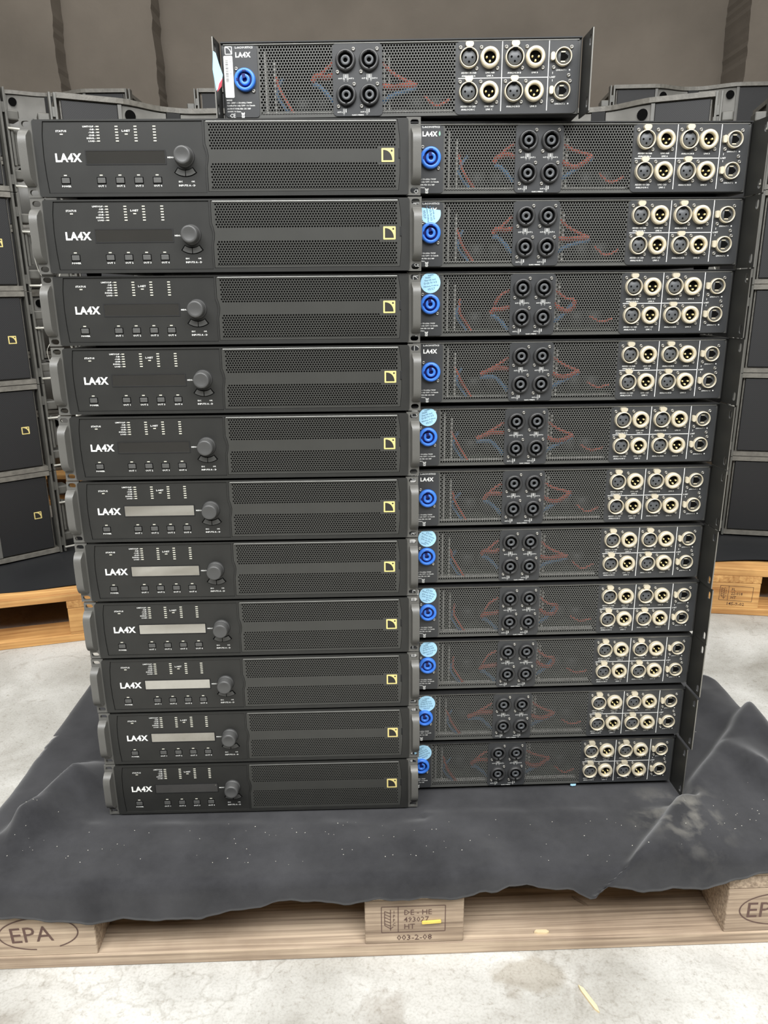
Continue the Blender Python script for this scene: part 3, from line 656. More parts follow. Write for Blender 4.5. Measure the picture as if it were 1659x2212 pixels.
# ------------------------------------------------------------------ rear-facing amplifiers
K = 0.955; ZB = 0.0055
zz = lambda z: (z * K + ZB)
def rear_amp():
    t = thing('power_amplifier', 'x', 'amplifier', group='rear-facing amplifiers')
    zt = zz(0.086)
    sh = MB()
    sh.box(-0.2195, 0.2195, -0.003, 0.42, zt + 0.0002, zt + 0.0016)            # lid
    sh.box(-0.2195, 0.2195, 0.002, 0.42, ZB - 0.0012, ZB)
    sh.box(-0.2195, -0.2180, 0.0, 0.42, ZB, zt); sh.box(0.2180, 0.2195, 0.0, 0.42, ZB, zt)
    sh.box(-0.2413, 0.2413, 0.42, 0.43, 0.0, 0.088)
    part('chassis', sh, M['lid'], t)
    part('top_lip', MB().box(-0.2165, 0.2165, -0.0016, 0.0010, zt - 0.0019, zt - 0.0002, 0.0005), M['edge'], t, label='bright folded top edge of the rear panel')
    foot = MB().lathe([(0.0, 0.0), (0.009, 0.0), (0.010, 0.0062)], 0, 0, 12).mesh('foot', M['rubber'])
    for x in (-0.19, 0.19):
        for y in (0.04, 0.38): put('foot', foot, t, (x, y, -0.0018), (R(90), 0, 0))
    # perforated sheet behind the plates
    px, pz = 0.0035, 0.00302
    ok = lambda x, z: not (-0.0805 < x < -0.0245)
    nz = 25; z0 = zz(0.0058); x0 = -0.1738; nx = 69
    P = perforated(x0, z0, nx, nz, px, pz, 0.00136, ok, 0.0, 0.0008)
    a = (x0, z0 - pz * 0.67, x0 + nx * px, z0 + (nz - 1) * pz + pz * 0.67)
    P.plate([(-0.218, ZB), (0.218, ZB), (0.218, zt), (-0.218, zt)], [[(a[0], a[1]), (a[2], a[1]), (a[2], a[3]), (a[0], a[3])]], -0.0002, 0.0008)
    part('perforated_panel', P, M['mesh'], t)
    def holed(x0, x1, z0, z1, r, holes):
        return MB().prism(rrect(x0, x1, zz(z0), zz(z1), r, 4), -0.0012, 0.0003)
    part('power_plate', holed(-0.2172, -0.1752, 0.0008, 0.0835, 0.004, []), M['panel'], t)
    part('output_plate', holed(-0.0832, -0.0222, 0.0008, 0.0842, 0.005, []), M['panel'], t)
    part('input_plate', holed(0.0676, 0.2168, 0.0008, 0.0842, 0.005, []), M['panel'], t)
    y = -0.0012
    scr = MB().lathe([(0.0, -0.0004), (0.0009, -0.0006), (0.0011, -0.0014), (0.0018, -0.0015), (0.0022, -0.0010), (0.0024, 0.0)], 0, 0, 12)
    scr.disc(0.0010, -0.0007, 0, 0, 6); scr = scr.mesh('screw', M['steel'])
    def screws(par, offs):
        for dx, dz in offs: put('screw', scr, par, (dx, 0, dz * K))
    # power inlet
    s = MB().lathe([(0.0090, 0.0011), (0.0090, -0.0046), (0.0096, -0.0052), (0.0122, -0.0050), (0.0129, -0.0036), (0.0131, 0.0)], 0, 0, 36)
    ps = part('power_socket', s, M['blue'], t, (-0.1913, y, zz(0.0442)), label='round blue mains inlet')
    part('socket_bore', MB().disc(0.0092, -0.0005, 0, 0, 30), M['navy'], ps)
    part('socket_core', MB().lathe([(0.0029, -0.0010), (0.0029, -0.0042), (0.0058, -0.0042), (0.0063, -0.0037), (0.0063, -0.0005)], 0, 0, 28), M['blue'], ps)
    kw = MB().disc(0.0030, -0.0009, 0, 0, 16); kw.prism([(-0.0021, 0.0012), (0.0012, 0.0022), (0.0008, 0.0068), (-0.0036, 0.0062)], -0.0045, -0.001)
    kw.prism(rrect(-0.0024, 0.0024, 0.0085, 0.0103, 0.0006), -0.0055, -0.004); kw.prism(rrect(-0.0102, -0.0085, -0.0018, 0.0016, 0.0006), -0.0055, -0.004)
    part('keyway', kw, M['navy'], ps)
    screws(ps, ((-0.0103, 0.0131), (0.0098, -0.0128)))
    # speaker outputs
    rg = MB().lathe([(0.0087, 0.0011), (0.0087, -0.0040), (0.0092, -0.0047), (0.0112, -0.0047), (0.0120, -0.0036), (0.0125, -0.0014), (0.0125, 0.0)], 0, 0, 32).mesh('speaker_socket', M['socket'])
    bo = MB().disc(0.0089, -0.0004, 0, 0, 28); bo.prism(rrect(-0.0022, 0.0022, 0.0080, 0.0098, 0.0005), -0.0050, -0.003); bo.prism(rrect(-0.0014, 0.0014, -0.0097, -0.0080, 0.0005), -0.0050, -0.003); bo = bo.mesh('socket_bore', M['hole'])
    co = MB().lathe([(0.0026, -0.0008), (0.0026, -0.0036), (0.0052, -0.0036), (0.0057, -0.0031), (0.0057, -0.0004)], 0, 0, 24).mesh('socket_core', M['insert'])
    ch = MB().disc(0.0027, -0.0010, 0, 0, 14).mesh('core_hole', M['hole'])
    for sx, sz in ((-0.0671, 0.0649), (-0.0383, 0.0649), (-0.0668, 0.0249), (-0.0381, 0.0249)):
        o = put('speaker_socket', rg, t, (sx, y, zz(sz))); put('socket_bore', bo, o); put('socket_core', co, o); put('core_hole', ch, o)
        screws(o, ((0.0098, 0.0128), (-0.0100, -0.0130)))
    # female and male line sockets
    fr = MB().lathe([(0.0099, 0.0011), (0.0099, -0.0056), (0.0103, -0.0061), (0.0110, -0.0059), (0.0114, -0.0048), (0.0115, 0.0)], 0, 0, 32).mesh('input_socket', M['nickel'])
    fbz = MB().disc(0.0099, -0.0004, 0, 0, 28).prism(rrect(-0.0030, 0.0030, 0.0080, 0.0100, 0.0008), -0.0058, -0.003).mesh('socket_bore', M['hole'])
    fi = MB().lathe([(0.0, -0.0032), (0.0080, -0.0032), (0.0084, -0.0026), (0.0084, -0.0004)], 0, 0, 26).mesh('contact_insert', M['insert'])
    fh = MB()
    for q in ((-0.0041, 0.0004), (0.0041, 0.0004), (0, -0.0044)): fh.disc(0.0013, -0.0034, q[0], q[1], 10)
    fh = fh.mesh('contact_holes', M['hole'])
    la = MB().prism([(-0.0034, -0.0026), (0.0034, -0.0026), (0.0049, -0.0002), (0.0046, 0.0022), (0.0028, 0.0030), (-0.0028, 0.0030), (-0.0046, 0.0022), (-0.0049, -0.0002)], -0.0048, 0.0).mesh('release_latch', M['nickel'])
    mr = MB().lathe([(0.0074, 0.0011), (0.0074, -0.0056), (0.0080, -0.0064), (0.0110, -0.0061), (0.0116, -0.0048), (0.0117, 0.0)], 0, 0, 32).mesh('output_socket', M['nickel'])
    mbz = MB().disc(0.0077, -0.0004, 0, 0, 26).mesh('socket_bore', M['hole'])
    pn = MB().lathe([(0.0, -0.0046), (0.0008, -0.0045), (0.0012, -0.0038), (0.0012, -0.0004)], 0, 0, 10).mesh('contact_pin', M['pin'])
    for z_ in (0.0652, 0.0262):
        for x_ in (0.0834, 0.1389):
            o = put('input_socket', fr, t, (x_, y, zz(z_))); put('socket_bore', fbz, o); put('contact_insert', fi, o); put('contact_holes', fh, o)
            put('release_latch', la, o, (0.0004, 0, 0.0142)); screws(o, ((-0.0103, 0.0122), (0.0097, -0.0118)))
        for x_ in (0.1087, 0.1638):
            o = put('output_socket', mr, t, (x_, y, zz(z_))); put('socket_bore', mbz, o)
            for q in ((-0.0039, 0.0003), (0.0039, 0.0003), (0.0, -0.0040)): put('contact_pin', pn, o, (q[0], 0, q[1]))
            screws(o, ((-0.0103, 0.0122), (0.0097, -0.0118)))
    er = MB().lathe([(0.0089, 0.0011), (0.0089, -0.0046), (0.0092, -0.0051), (0.0099, -0.0050), (0.0103, -0.0040), (0.0104, 0.0)], 0, 0, 32).mesh('network_socket', M['nickel'])
    ei = MB().lathe([(0.0, -0.0018), (0.0085, -0.0018), (0.0088, -0.0004)], 0, 0, 26).mesh('port_insert', M['insert'])
    eo = MB().prism([(-0.0034, -0.0042), (0.0026, -0.0042), (0.0026, -0.0030), (0.0044, -0.0030), (0.0044, -0.0016), (0.0058, -0.0016), (0.0058, 0.0016), (0.0044, 0.0016), (0.0044, 0.0030), (0.0026, 0.0030), (0.0026, 0.0042), (-0.0034, 0.0042)], -0.0021, -0.001).mesh('port_opening', M['hole'])
    ec = MB().box(-0.0028, 0.0022, -0.0024, -0.001, 0.0046, 0.0058).box(-0.0028, 0.0022, -0.0024, -0.001, -0.0058, -0.0046).mesh('port_shield', M['nickel'])
    et = MB().prism(rrect(-0.0023, 0.0023, -0.0044, 0.0044, 0.0018), -0.0044, 0.0).mesh('release_latch', M['nickel'])
    for z_ in (0.0650, 0.0265):
        o = put('network_socket', er, t, (0.1976, y, zz(z_))); put('port_insert', ei, o); put('port_opening', eo, o); put('port_shield', ec, o)
        put('release_latch', et, o, (-0.0128, 0, 0.0006)); screws(o, ((0.0098, 0.0112), (-0.0108, -0.0116)))
    put('screw', scr, t, (0.2055, y, zz(0.0444)))
    # printed lines and lettering
    L = MB(); y = -0.0014
    L.line(0.1238, zz(0.0838), 0.1238, zz(0.004), 0.0009, y); L.line(0.1804, zz(0.0838), 0.1804, zz(0.004), 0.0009, y); L.line(0.0708, zz(0.0425), 0.1804, zz(0.0425), 0.0008, y)
    L.text('L-ACOUSTICS', 0.0030, -0.1910, zz(0.0804), y, 'CENTER', 0.02, 0, 1.18)
    part('lettering', MB().text('LA4X', 0.0076, -0.1928, zz(0.0705), y, 'CENTER', 0.040, 0, 0.97, 2), M['white'], t, label='white printed lettering')
    for k, s_ in enumerate(('MAINS', '100 - 240V ~ / 50-60Hz / 700W', 'Certified for only 120V ~ in Canada', 'OUTPUT PWR PER CH / IMP', '1000W / 4 Ohms')):
        L.text(s_, 0.0024, -0.2157, zz(0.0204 - (0.0032 * k + (0.0006 if k > 2 else 0))), y, 'LEFT', 0.015, 0, 1.0)
    L.text('CE', 0.0062, -0.2092, zz(0.0008), y, 'CENTER', 0.01, 0, 1.0)
    for a_ in ((-0.1978, zz(0.0055), -0.1970, zz(0.0018)), (-0.1944, zz(0.0055), -0.1952, zz(0.0018)), (-0.1984, zz(0.0058), -0.1938, zz(0.0058)), (-0.1972, zz(0.0018), -0.1950, zz(0.0018)), (-0.1980, zz(0.0068), -0.1942, zz(0.0016)), (-0.1942, zz(0.0068), -0.1980, zz(0.0016)), (-0.1978, zz(0.0008), -0.1944, zz(0.0008))): L.line(*a_, 0.0006, y)
    for sx, lo, hi in ((-0.0671, 'OUT 1', 'OUT 2'), (-0.0383, 'OUT 3', 'OUT 4')):
        L.text(lo, 0.0022, sx - 0.0062, zz(0.0436), y, 'CENTER', 0.02); L.text(hi, 0.0022, sx + 0.0066, zz(0.0436), y, 'CENTER', 0.02)
        for q in (-0.0028, -0.0014, 0.0014, 0.0028): L.line(sx + q, zz(0.0495), sx + q, zz(0.0424), 0.0004, y)
        L.line(sx, zz(0.0492), sx, zz(0.0448), 0.0009, y)
        for q in (-0.0021, 0.0021): L.text('1+', 0.0014, sx + q, zz(0.0408), y)
    for sx, lo in ((-0.0668, 'OUT 2'), (-0.0381, 'OUT 4')):
        L.text(lo, 0.0022, sx - 0.0085, zz(0.0046), y, 'CENTER', 0.02)
        for q in (-0.0040, -0.0026): L.line(sx + q, zz(0.0095), sx + q, zz(0.0034), 0.0004, y)
        L.line(sx - 0.0008, zz(0.0092), sx - 0.0008, zz(0.005), 0.0009, y); L.text('2+', 0.0014, sx - 0.0033, zz(0.0018), y)
    L.text('CLASS 2 WIRING', 0.0020, -0.0530, zz(0.0012), y, 'CENTER', 0.02)
    for zt_, r1, r2 in ((0.0478, ('AES/EBU IN A&B', 'LINK A&B', 'ANALOG IN B', 'LINK B'), ('ANALOG IN A', 'LINK A')), (0.0090, ('AES/EBU IN C&D', 'LINK C&D', 'ANALOG IN D', 'LINK D'), ('ANALOG IN C', 'LINK C'))):
        for x_, s_ in zip((0.0836, 0.1095, 0.1391, 0.1640), r1): L.text(s_, 0.0026, x_, zz(zt_ if x_ < 0.12 else zt_ - 0.0006), y, 'CENTER', 0.015, 0, 1.0)
        for x_, s_ in zip((0.0834, 0.1095), r2): L.text(s_, 0.0026, x_, zz(zt_ - 0.0036), y, 'CENTER', 0.015, 0, 1.0)
    L.text('LINK/ACT 1', 0.0024, 0.1962, zz(0.0496), y, 'CENTER', 0.015); L.text('LINK/ACT 2', 0.0024, 0.1962, zz(0.0108), y, 'CENTER', 0.015)
    L.text('L-NET', 0.0026, 0.1858, zz(0.0416), y, 'CENTER', 0.015); L.line(0.1858, zz(0.0485), 0.1858, zz(0.0460), 0.0005, y); L.line(0.1858, zz(0.0400), 0.1858, zz(0.0375), 0.0005, y)
    L.disc(0.0009, y, 0.2062, zz(0.0505), 8); L.disc(0.0009, y, 0.2062, zz(0.0118), 8)
    # outline emblem above the serial label
    q = (-0.2140, -0.2060, zz(0.0740), zz(0.0824))
    for a_ in ((q[0], q[2], q[1], q[2]), (q[0], q[3], q[1], q[3]), (q[0], q[2], q[0], q[3]), (q[1], q[2], q[1], q[3])): L.line(*a_, 0.0009, y)
    pv = None
    for i in range(9):
        a_ = R(90 * i / 8); c_ = (q[0] + 0.0072 * cos(a_), q[2] + 0.0076 * sin(a_))
        if pv: L.line(pv[0], pv[1], c_[0], c_[1], 0.0009, y)
        pv = c_
    part('small_print', L, M['white'], t, label='white printed small lettering and lines')['kind'] = 'stuff'
    sl = part('serial_label', MB().prism(rrect(-0.2166, -0.2056, zz(0.0240), zz(0.0722), 0.0012), -0.0015, -0.0011), M['paper'], t, label='white serial number label')
    B = MB(); rnd = random.Random(4); z_ = 0.0690
    while z_ > 0.042:
        h_ = rnd.choice((0.0003, 0.0005, 0.0009)); B.line(-0.2146, zz(z_), -0.2112, zz(z_), h_, -0.0016); z_ -= h_ + rnd.choice((0.0004, 0.0007))
    B.text('11B0009624', 0.0030, -0.2096, zz(0.0695), -0.0016, 'LEFT', 0.0, R(-90), 1.15)
    part('barcode', B, M['greyink'], sl)
    # flanges beside the panel reaching towards the camera
    for sg in (-1, 1):
        e = MB()
        fl = 0.038 if sg > 0 else 0.026
        o_ = [(-fl, 0.0005), (0.004, 0.0005), (0.004, 0.0890), (-fl, 0.0890)]
        hs = [rrect(-fl + 0.0045, -fl + 0.0115, 0.0715, 0.0835, 0.0034), rrect(-fl + 0.0045, -fl + 0.0115, 0.006, 0.018, 0.0034)]
        e.plate(o_, hs, 0, 0.0016)
        vs = [((sg * 0.2215 + (yy if sg > 0 else -yy)), xx, z3) for xx, yy, z3 in e.v]
        e.v = [(vx + sg * max(0, (0.0 - vy)) * 0.05, vy, vz) for vx, vy, vz in vs]
        if sg > 0: e.f = [f[::-1] for f in e.f]
        fl_ = part('rack_flange', e, M['paint'], t)
        part('flange_edge', MB().box(sg * (0.2223 + fl * 0.05) - 0.0007, sg * (0.2223 + fl * 0.05) + 0.0007, -fl - 0.0004, -fl, 0.001, 0.0885), M['steel'], fl_, label='bare metal edge')
    # interior seen through the holes
    part('circuit_board', MB().box(-0.17, 0.066, 0.012, 0.3, ZB + 0.006, ZB + 0.0076), M['board'], t)
    h = MB()
    for k in range(9): h.box(-0.155, 0.06, 0.075 + 0.0, 0.11, 0.022 + k * 0.0062, 0.0236 + k * 0.0062)
    h.box(-0.155, 0.06, 0.108, 0.112, 0.02, 0.078)
    part('heat_sink', h, M['alu'], t)
    part('steel_bracket', MB().box(-0.1680, -0.1660, 0.006, 0.02, 0.012, 0.080).box(-0.1570, -0.1555, 0.010, 0.022, 0.012, 0.072).box(-0.1730, 0.064, 0.0045, 0.0125, 0.0115, 0.0125).box(-0.0205, -0.0190, 0.006, 0.02, 0.012, 0.078).box(-0.0145, -0.0130, 0.010, 0.02, 0.012, 0.074), M['bracket'], t)
    for cx, cy, r_ in ((-0.125, 0.045, 0.012), (-0.098, 0.04, 0.011), (0.02, 0.045, 0.011), (0.045, 0.042, 0.012)):
        n0 = MB().lathe([(0, 0.0), (r_, 0.0), (r_, 0.022), (0, 0.022)], 0, 0, 14)
        part('capacitor', MB().add([(a_, c_, b_) for a_, b_, c_ in n0.v], n0.f, True), M['cap'], t, (cx, cy, 0.013))
    return t
def bez3(pts, n=7):
    out = []; P = [Vector(p) for p in pts]
    for i in range(len(P) - 1):
        p0, p1, p2, p3 = P[max(i - 1, 0)], P[i], P[i + 1], P[min(i + 2, len(P) - 1)]
        for k in range(n):
            s = k / n
            out.append(0.5 * (2 * p1 + (p2 - p0) * s + (2 * p0 - 5 * p1 + 4 * p2 - p3) * s * s + (3 * p1 - p0 - 3 * p2 + p3) * s ** 3))
    return out + [P[-1]]
WV = []
for sd in range(4):
    rnd = random.Random(20 + sd); j = lambda a: rnd.uniform(-a, a); W_ = []
    k1x, k1z = -0.116 + j(0.009), 0.040 + j(0.007); k2x, k2z = 0.014 + j(0.008), 0.046 + j(0.006)
    def wire(nm, r_, *p): W_.append((nm, MB().tube(bez3(p), r_).mesh(nm, M['red' if nm == 'red_wire' else 'wblue'])))
    wire('red_wire', 0.0019, (-0.083, 0.008, 0.067 + j(.004)), (-0.097, 0.007, 0.056), (k1x, 0.006, k1z))
    wire('red_wire', 0.0033, (k1x, 0.006, k1z), (-0.104, 0.005, k1z + 0.006 + j(.002)), (-0.092, 0.005, k1z + 0.004 + j(.006)), (-0.082, 0.006, k1z + 0.007))
    wire('blue_wire', 0.0029, (k1x, 0.007, k1z - 0.004), (-0.103, 0.006, k1z - 0.004), (-0.093, 0.006, k1z - 0.012), (-0.083, 0.007, k1z - 0.023))
    wire('red_wire', 0.0021, (-0.022, 0.008, 0.066), (-0.006, 0.007, 0.055 + j(.003)), (k2x, 0.006, k2z))
    wire('red_wire', 0.0033, (-0.022, 0.006, 0.043 + j(.004)), (-0.008, 0.005, 0.039 + j(.002)), (0.004, 0.005, 0.040), (k2x, 0.006, k2z))
    wire('blue_wire', 0.0029, (-0.022, 0.008, 0.022), (-0.010, 0.007, 0.030), (k2x, 0.006, k2z - 0.003))
    wire('red_wire', 0.0018, (-0.153 + j(.004), 0.012, 0.054), (-0.150, 0.010, 0.038), (-0.142, 0.008, 0.024), (-0.134, 0.007, 0.012))
    wire('blue_wire', 0.0018, (-0.146 + j(.004), 0.012, 0.052), (-0.154, 0.010, 0.035), (-0.148, 0.008, 0.022), (-0.140, 0.007, 0.013))
    wire('red_wire', 0.0016, (0.03, 0.012, 0.030), (0.045, 0.010, 0.022 + j(.003)), (0.062, 0.010, 0.026))
    WV.append(W_)
def sticker(parent, x, z, r, rot, date, torn=False):
    rot = R(rot)
    if torn:
        pts = []; 
        for i in range(21):
            a = R(148 + (377 - 148) * i / 20); pts.append((r * cos(a), r * sin(a)))
    else: pts = [(r * cos(2 * pi * i / 28), r * sin(2 * pi * i / 28)) for i in range(28)]
    s = part('inspection_sticker', MB().prism(pts, -0.0017, -0.0010), M['sticker'], parent, (x, 0, z), label='torn pale blue round sticker' if torn else 'pale blue round sticker')
    T = MB(); y = -0.0019
    def tx(t, size, dz, off, sx=1.05, res=1, dx=0.0):
        T.text(t, size, dx * cos(rot) - dz * sin(rot), dx * sin(rot) + dz * cos(rot), y, 'CENTER', off, rot, sx, res)
    if not torn: tx('HAPPY', 0.0024, 0.0086, 0.03, 1.0, 1, 0.0015); tx('Next', 0.0030, 0.0062, 0.015, 1.1, 1, -0.0025)
    tx('Gepr\u00fcft nach', 0.0027, 0.0030, 0.012, 1.1); tx('DGUV-V3', 0.0038, -0.0012, 0.008, 1.1); tx('N\u00e4chste Pr\u00fcfung', 0.0027, -0.0048, 0.012, 1.1); tx(date, 0.0040, -0.0092, 0.01, 1.1)
    part('sticker_print', T, M['ink'], s)
RSTACK = [(0.2547, 1.0525, 0.0315), (0.2552, 1.0523, 0.0330), (0.2557, 1.0576, 0.0344), (0.2573, 1.0553, 0.0359), (0.2539, 1.0521, 0.0366), (0.2541, 1.0533, 0.0361), (0.2535, 1.0554, 0.0344), (0.2559, 1.0549, 0.0327), (0.2562, 1.0567, 0.0321), (0.2522, 1.053, 0.0296), (0.2474, 1.0558, 0.0314)]
RLOOK = ['topmost amplifier of the right stack, sockets towards camera, faint green smear beside its lettering', 'second amplifier from the top of the right stack, with a torn blue sticker', 'third amplifier from the top of the right stack, blue sticker above its blue inlet',
         'fourth amplifier from the top of the right stack, sockets towards camera, no blue sticker', 'fifth amplifier from the top of the right stack, blue sticker tilted anticlockwise', 'middle amplifier of the right stack, sixth from either end, no blue sticker',
         'fifth amplifier from the bottom of the right stack, blue sticker upside down', 'fourth amplifier from the bottom of the right stack, blue sticker upside down', 'third amplifier from the bottom of the right stack, upright blue sticker tilted anticlockwise',
         'second amplifier from the bottom of the right stack, blue sticker touching its blue inlet', 'lowest amplifier of the right stack, sockets towards camera, resting on the black cloth']
STK = {1: (-0.1913, 0.0715, 0.0132, -82, '05/27', True), 2: (-0.1910, 0.0752, 0.0133, 8, '05/27'), 4: (-0.1918, 0.0757, 0.0128, 16, '05/27'), 6: (-0.1908, 0.0757, 0.0132, 156, '05/27'), 7: (-0.1914, 0.0755, 0.0130, 162, '05/27'),
       8: (-0.1900, 0.0750, 0.0134, 15, '06/27'), 9: (-0.1887, 0.0718, 0.0138, 4, '06/27'), 10: (-0.1886, 0.0715, 0.0138, 24, '06/27')}
ra = rear_amp()
allr = []
for i, (x, y, yaw) in enumerate(RSTACK + [(0.02518, 1.0387, -0.0211)]):
    o = ra if i == 0 else copy_tree(ra)
    o.location = (x, y, Z0 + PITCH * (10 - i) if i < 11 else Z0 + PITCH * 11 - 0.0006); o.rotation_euler = (0, 0, yaw)
    o['label'] = RLOOK[i] if i < 11 else 'loose amplifier lying across the tops of both stacks, sockets towards camera'
    allr.append(o)
for i, o in enumerate(allr):
    for nm, me in WV[(i * 3 + i // 4) % 4]: put(nm, me, o)
    if i in STK: sticker(o, *STK[i])
part('green_smear', MB().prism([(0.0, -0.0028), (0.0012, -0.002), (0.0017, 0.0), (0.0008, 0.0034), (-0.0004, 0.0022), (-0.001, -0.0006)], -0.0018, -0.0014), M['green'], allr[0], (-0.1806, 0, 0.0755), label='faint green smear')
tp = allr[11]
part('folded_sticker', MB().prism([(0.0, -0.022), (0.006, -0.016), (0.0095, -0.004), (0.005, 0.008), (0.002, 0.018), (-0.001, 0.02), (-0.003, 0.0)], -0.0012, 0.0), M['sticker'], tp, (-0.2218, -0.030, 0.052), (0, 0, R(38)), label='crumpled blue sticker on the left flange')
part('folded_sticker', MB().prism([(0.001, -0.023), (0.0065, -0.017), (0.0085, -0.008), (0.004, -0.014)], -0.0016, -0.0002), M['pink'], tp, (-0.2216, -0.0305, 0.052), (0, 0, R(38)), label='red underside of the crumpled sticker')

# ------------------------------------------------------------------ loudspeakers
HC = 0.263
def outline(hw, yf, dip, back, inset=0.0):
    p = [(-hw, yf), (-0.17, yf)]
    for i in range(1, 9):
        s = i / 8; e = s * s * (3 - 2 * s); p.append((-0.17 + 0.152 * s, yf + dip * e))
    q = [(-x, y) for x, y in p[::-1]]
    return p + q + [(hw, yf + 0.28), (hw * 0.72, back), (-hw * 0.72, back), (-hw, yf + 0.28)]
def speaker():
    t = thing('loudspeaker', 'x', 'loudspeaker', group='stacked loudspeakers')
    b = MB(); ol = outline(0.33, 0.0, 0.058, 0.47)
    b.prism_z(ol, 0.0015, 0.0145); b.prism_z(ol, HC - 0.0145, HC - 0.0005); b.prism_z(outline(0.322, 0.014, 0.055, 0.465), 0.013, HC - 0.013)
    part('enclosure', b, M['cab'], t)
    for sg in (-1, 1):
        g = MB().box(min(sg * 0.168, sg * 0.318), max(sg * 0.168, sg * 0.318), 0.006, 0.016, 0.018, HC - 0.018, 0.002)
        part('grille', g, M['grille'], t)
        vs = []; n = 10
        for i in range(n + 1):
            s = i / n; e = s * s * (3 - 2 * s); x = sg * (0.16 - 0.138 * s); y = 0.008 + 0.05 * e
            vs += [(x, y, 0.019), (x, y, HC - 0.019), (x, y + 0.012, 0.019), (x, y + 0.012, HC - 0.019)]
        fs = []
        for i in range(n):
            a = i * 4; c = a + 4
            q = [(a, c, c + 1, a + 1), (a + 1, c + 1, c + 3, a + 3), (a, a + 2, c + 2, c)]
            fs += q if sg < 0 else [f[::-1] for f in q]
        f_ = part('side_fin', MB().add(vs, fs, True), M['fin'], t)
        part('fin_frame', MB().box(min(sg * 0.156, sg * 0.168), max(sg * 0.156, sg * 0.168), 0.004, 0.016, 0.016, HC - 0.016, 0.002), M['fin'], t)
        part('fin_hole', MB().disc(0.016, 0.0, 0, 0, 18), M['hole'], f_, (sg * 0.1335, 0.0092, HC - 0.043), (0, 0, R(12) * (-sg)))
        # rigging rail, blocks, pins and safety wire on the side
        part('rigging_rail', MB().box(sg * 0.3335 - 0.003, sg * 0.3335 + 0.003, -0.004, 0.03, 0.0, HC - 0.002).box(sg * 0.347 - 0.003, sg * 0.347 + 0.003, -0.004, 0.028, 0.0, HC - 0.002, 0.001).box(sg * 0.340 - 0.006, sg * 0.340 + 0.006, 0.0, 0.02, 0.02, 0.045).box(sg * 0.340 - 0.006, sg * 0.340 + 0.006, 0.0, 0.02, 0.2, 0.225), M['rig'], t)
        for z_ in (0.046, 0.196):
            part('corner_bumper', MB().box(min(sg * 0.35, sg * 0.382), max(sg * 0.35, sg * 0.382), 0.004, 0.06, z_ - 0.013, z_ + 0.013, 0.004), M['rig'], t)
        part('locking_bar', MB().box(min(sg * 0.353, sg * 0.360), max(sg * 0.353, sg * 0.360), 0.0, 0.02, 0.068, 0.165, 0.001).box(min(sg * 0.364, sg * 0.371), max(sg * 0.364, sg * 0.371), 0.012, 0.03, 0.072, 0.160, 0.001), M['rig'], t)
        for z_ in (0.015, 0.160):
            n0 = MB().lathe([(0, 0), (0.003, 0), (0.003, 0.03), (0.0052, 0.031), (0.0052, 0.037), (0, 0.037)], 0, 0, 10)
            part('locking_pin', MB().add([(sg * (0.345 + y), -0.008 + x * 0.8, z_ + z) for x, y, z in n0.v], n0.f if sg < 0 else n0.f, True), M['zinc'], t)
        part('safety_wire', MB().tube(bez3([(sg * 0.378, -0.010, 0.158), (sg * 0.383, -0.016, 0.146), (sg * 0.380, -0.016, 0.12), (sg * 0.368, -0.013, 0.095), (sg * 0.372, -0.014, 0.06), (sg * 0.381, -0.016, 0.035), (sg * 0.379, -0.010, 0.017)], 5), 0.0012, 5), M['zinc'], t)
    part('waveguide_slot', MB().box(-0.02, 0.02, 0.056, 0.068, 0.016, HC - 0.016), M['black'], t)
    emblem(t, (0.271, 0.0062, 0.118), 0.022)
    return t
def corner(x, y, yaw, lx):                       # origin so that local (lx, 0) lands at x, y
    return (x - lx * cos(yaw), y - lx * sin(yaw))
A_ = R(40); AR = R(-12); B_ = R(26); BR = R(-23)
STACKS = [(corner(-1.022, 2.243, A_, 0.33), A_, 5, 0.1505, 'stack at the left frame edge'),
          (corner(-0.895, 2.32, B_, -0.33), B_, 5, 0.1505, 'stack behind the left amplifiers'),
          (corner(1.118, 2.36, AR, -0.33), AR, 5, 0.1505, 'stack at the right frame edge'),
          (corner(0.950, 2.375, BR, 0.33), BR, 5, 0.1505, 'stack behind the right amplifiers'),
          ((-1.36, 3.40), 0.0, 6, 0.1445, 'rearmost stack at left by the wall'),
          ((-0.405, 3.42), R(2), 6, 0.1445, 'rearmost middle stack by the wall'),
          ((1.285, 3.40), R(-3), 6, 0.1445, 'rearmost stack at right by the wall')]
sp = speaker(); first = True
NM = ['lowest', 'second lowest', 'third lowest', 'third highest', 'second highest', 'topmost']
for (xy, yaw, n, zb, nm) in STACKS:
    for k in range(n):
        o = sp if first else copy_tree(sp); first = False
        o.location = (xy[0], xy[1], zb + HC * k); o.rotation_euler = (0, 0, yaw)
        idx = (['lowest', 'second lowest', 'middle', 'second highest', 'topmost'] if n == 5 else NM)[k]
        o['label'] = idx + ' black loudspeaker cabinet of the ' + nm

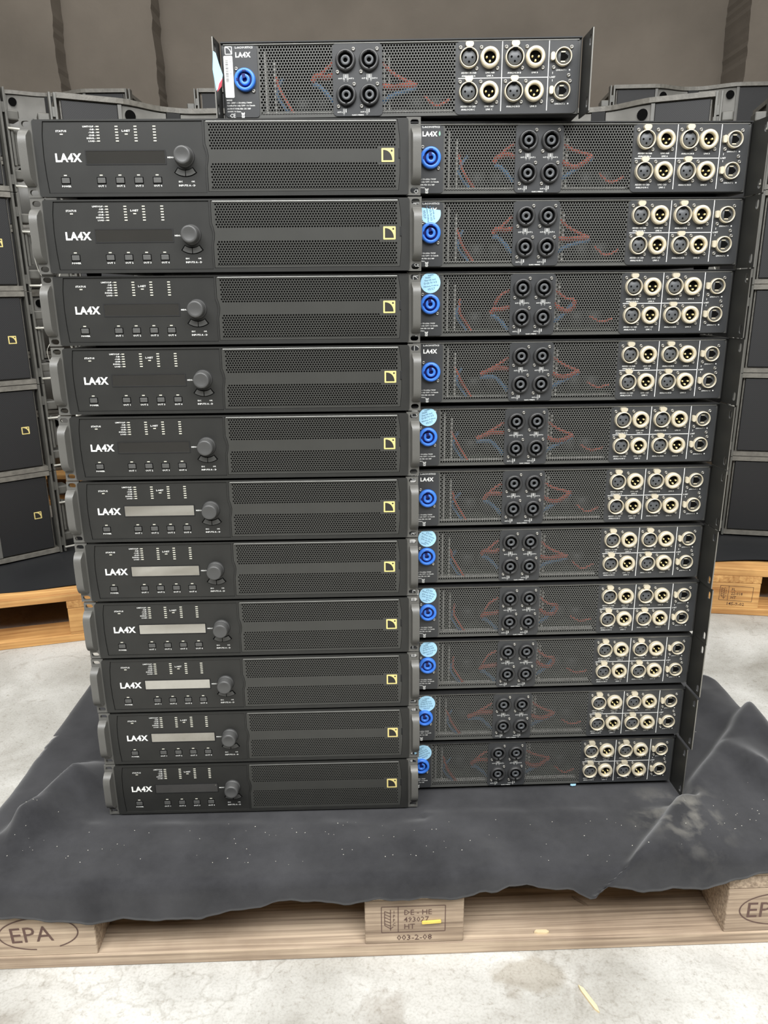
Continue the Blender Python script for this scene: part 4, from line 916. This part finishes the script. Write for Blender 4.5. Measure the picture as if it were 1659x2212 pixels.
# ------------------------------------------------------------------ small debris
def splinter(x0, y0, x1, y1, z, wd, label, m='chip', th=0.003, name='wood_splinter', cat='splinter'):
    L = math.hypot(x1 - x0, y1 - y0); mb = MB()
    mb.prism_z([(-L / 2, -wd * 0.2), (-L * 0.3, -wd * 0.5), (L * 0.35, -wd * 0.45), (L / 2, 0), (L * 0.3, wd * 0.5), (-L * 0.35, wd * 0.4)], 0, th)
    o = part(name, mb, M[m], None, ((x0 + x1) / 2, (y0 + y1) / 2, z), (0, 0, math.atan2(y1 - y0, x1 - x0))); tag(o, label, cat); return o
splinter(0.266, 0.820, 0.283, 0.778, 0.0, 0.006, 'long pale wood splinter on the concrete in front of the pallet')
splinter(0.288, 0.957, 0.308, 0.938, 0.0222, 0.004, 'brown splinter on the bottom board between middle and right block', 'wood')
splinter(0.216, 0.8905, 0.238, 0.8895, 0.0222, 0.006, 'pale flake of wood at the front lip of the bottom board')
splinter(0.302, 1.060, 0.312, 1.061, 0.1505, 0.006, 'tiny pale blue scrap on the cloth below the right stack', 'sticker', 0.002, 'paper_scrap', 'scrap')
splinter(0.488, 1.030, 0.4885, 1.018, 0.156, 0.003, 'short pale splinter on the dusty fold of the cloth', 'chip', 0.002)
splinter(0.372, 0.895, 0.380, 0.895, 0.152, 0.003, 'short pale splinter near the front hem of the cloth', 'chip', 0.002)
o = part('nail_chip', MB().prism(rrect(-0.014, 0.014, -0.0018, 0.0018, 0.0015), -0.003, 0.0), M['yellow'], fb[3], (0.0245, -0.0498, 0.039), (0, R(-3), 0), label='yellow chip stuck across the stamp')
LN = MB(); rnd = random.Random(5)
dg = bpy.context.evaluated_depsgraph_get(); ev = cl.evaluated_get(dg)
for k in range(170):
    x = rnd.uniform(-0.58, 0.62); y = rnd.uniform(0.885, 1.0) if rnd.random() < 0.75 else rnd.uniform(0.9, 1.35)
    if -0.46 < x < 0.5 and y > 0.98: continue
    hit, p_, n_, _ = ev.ray_cast(Vector((x, y, 0.4)), Vector((0, 0, -1)))
    if not hit: continue
    a = rnd.uniform(0, pi); l = rnd.uniform(0.0004, 0.0011); z = p_.z + 0.0003
    LN.add([(x + cos(a) * l, y + sin(a) * l, z), (x - sin(a) * l * .6, y + cos(a) * l * .6, z), (x - cos(a) * l, y - sin(a) * l, z), (x + sin(a) * l * .6, y - cos(a) * l * .6, z)], [(0, 1, 2, 3)])
o = part('lint_specks', LN, M['lint']); tag(o, 'scattered white lint and dust specks on the black cloth', 'lint'); o['kind'] = 'stuff'
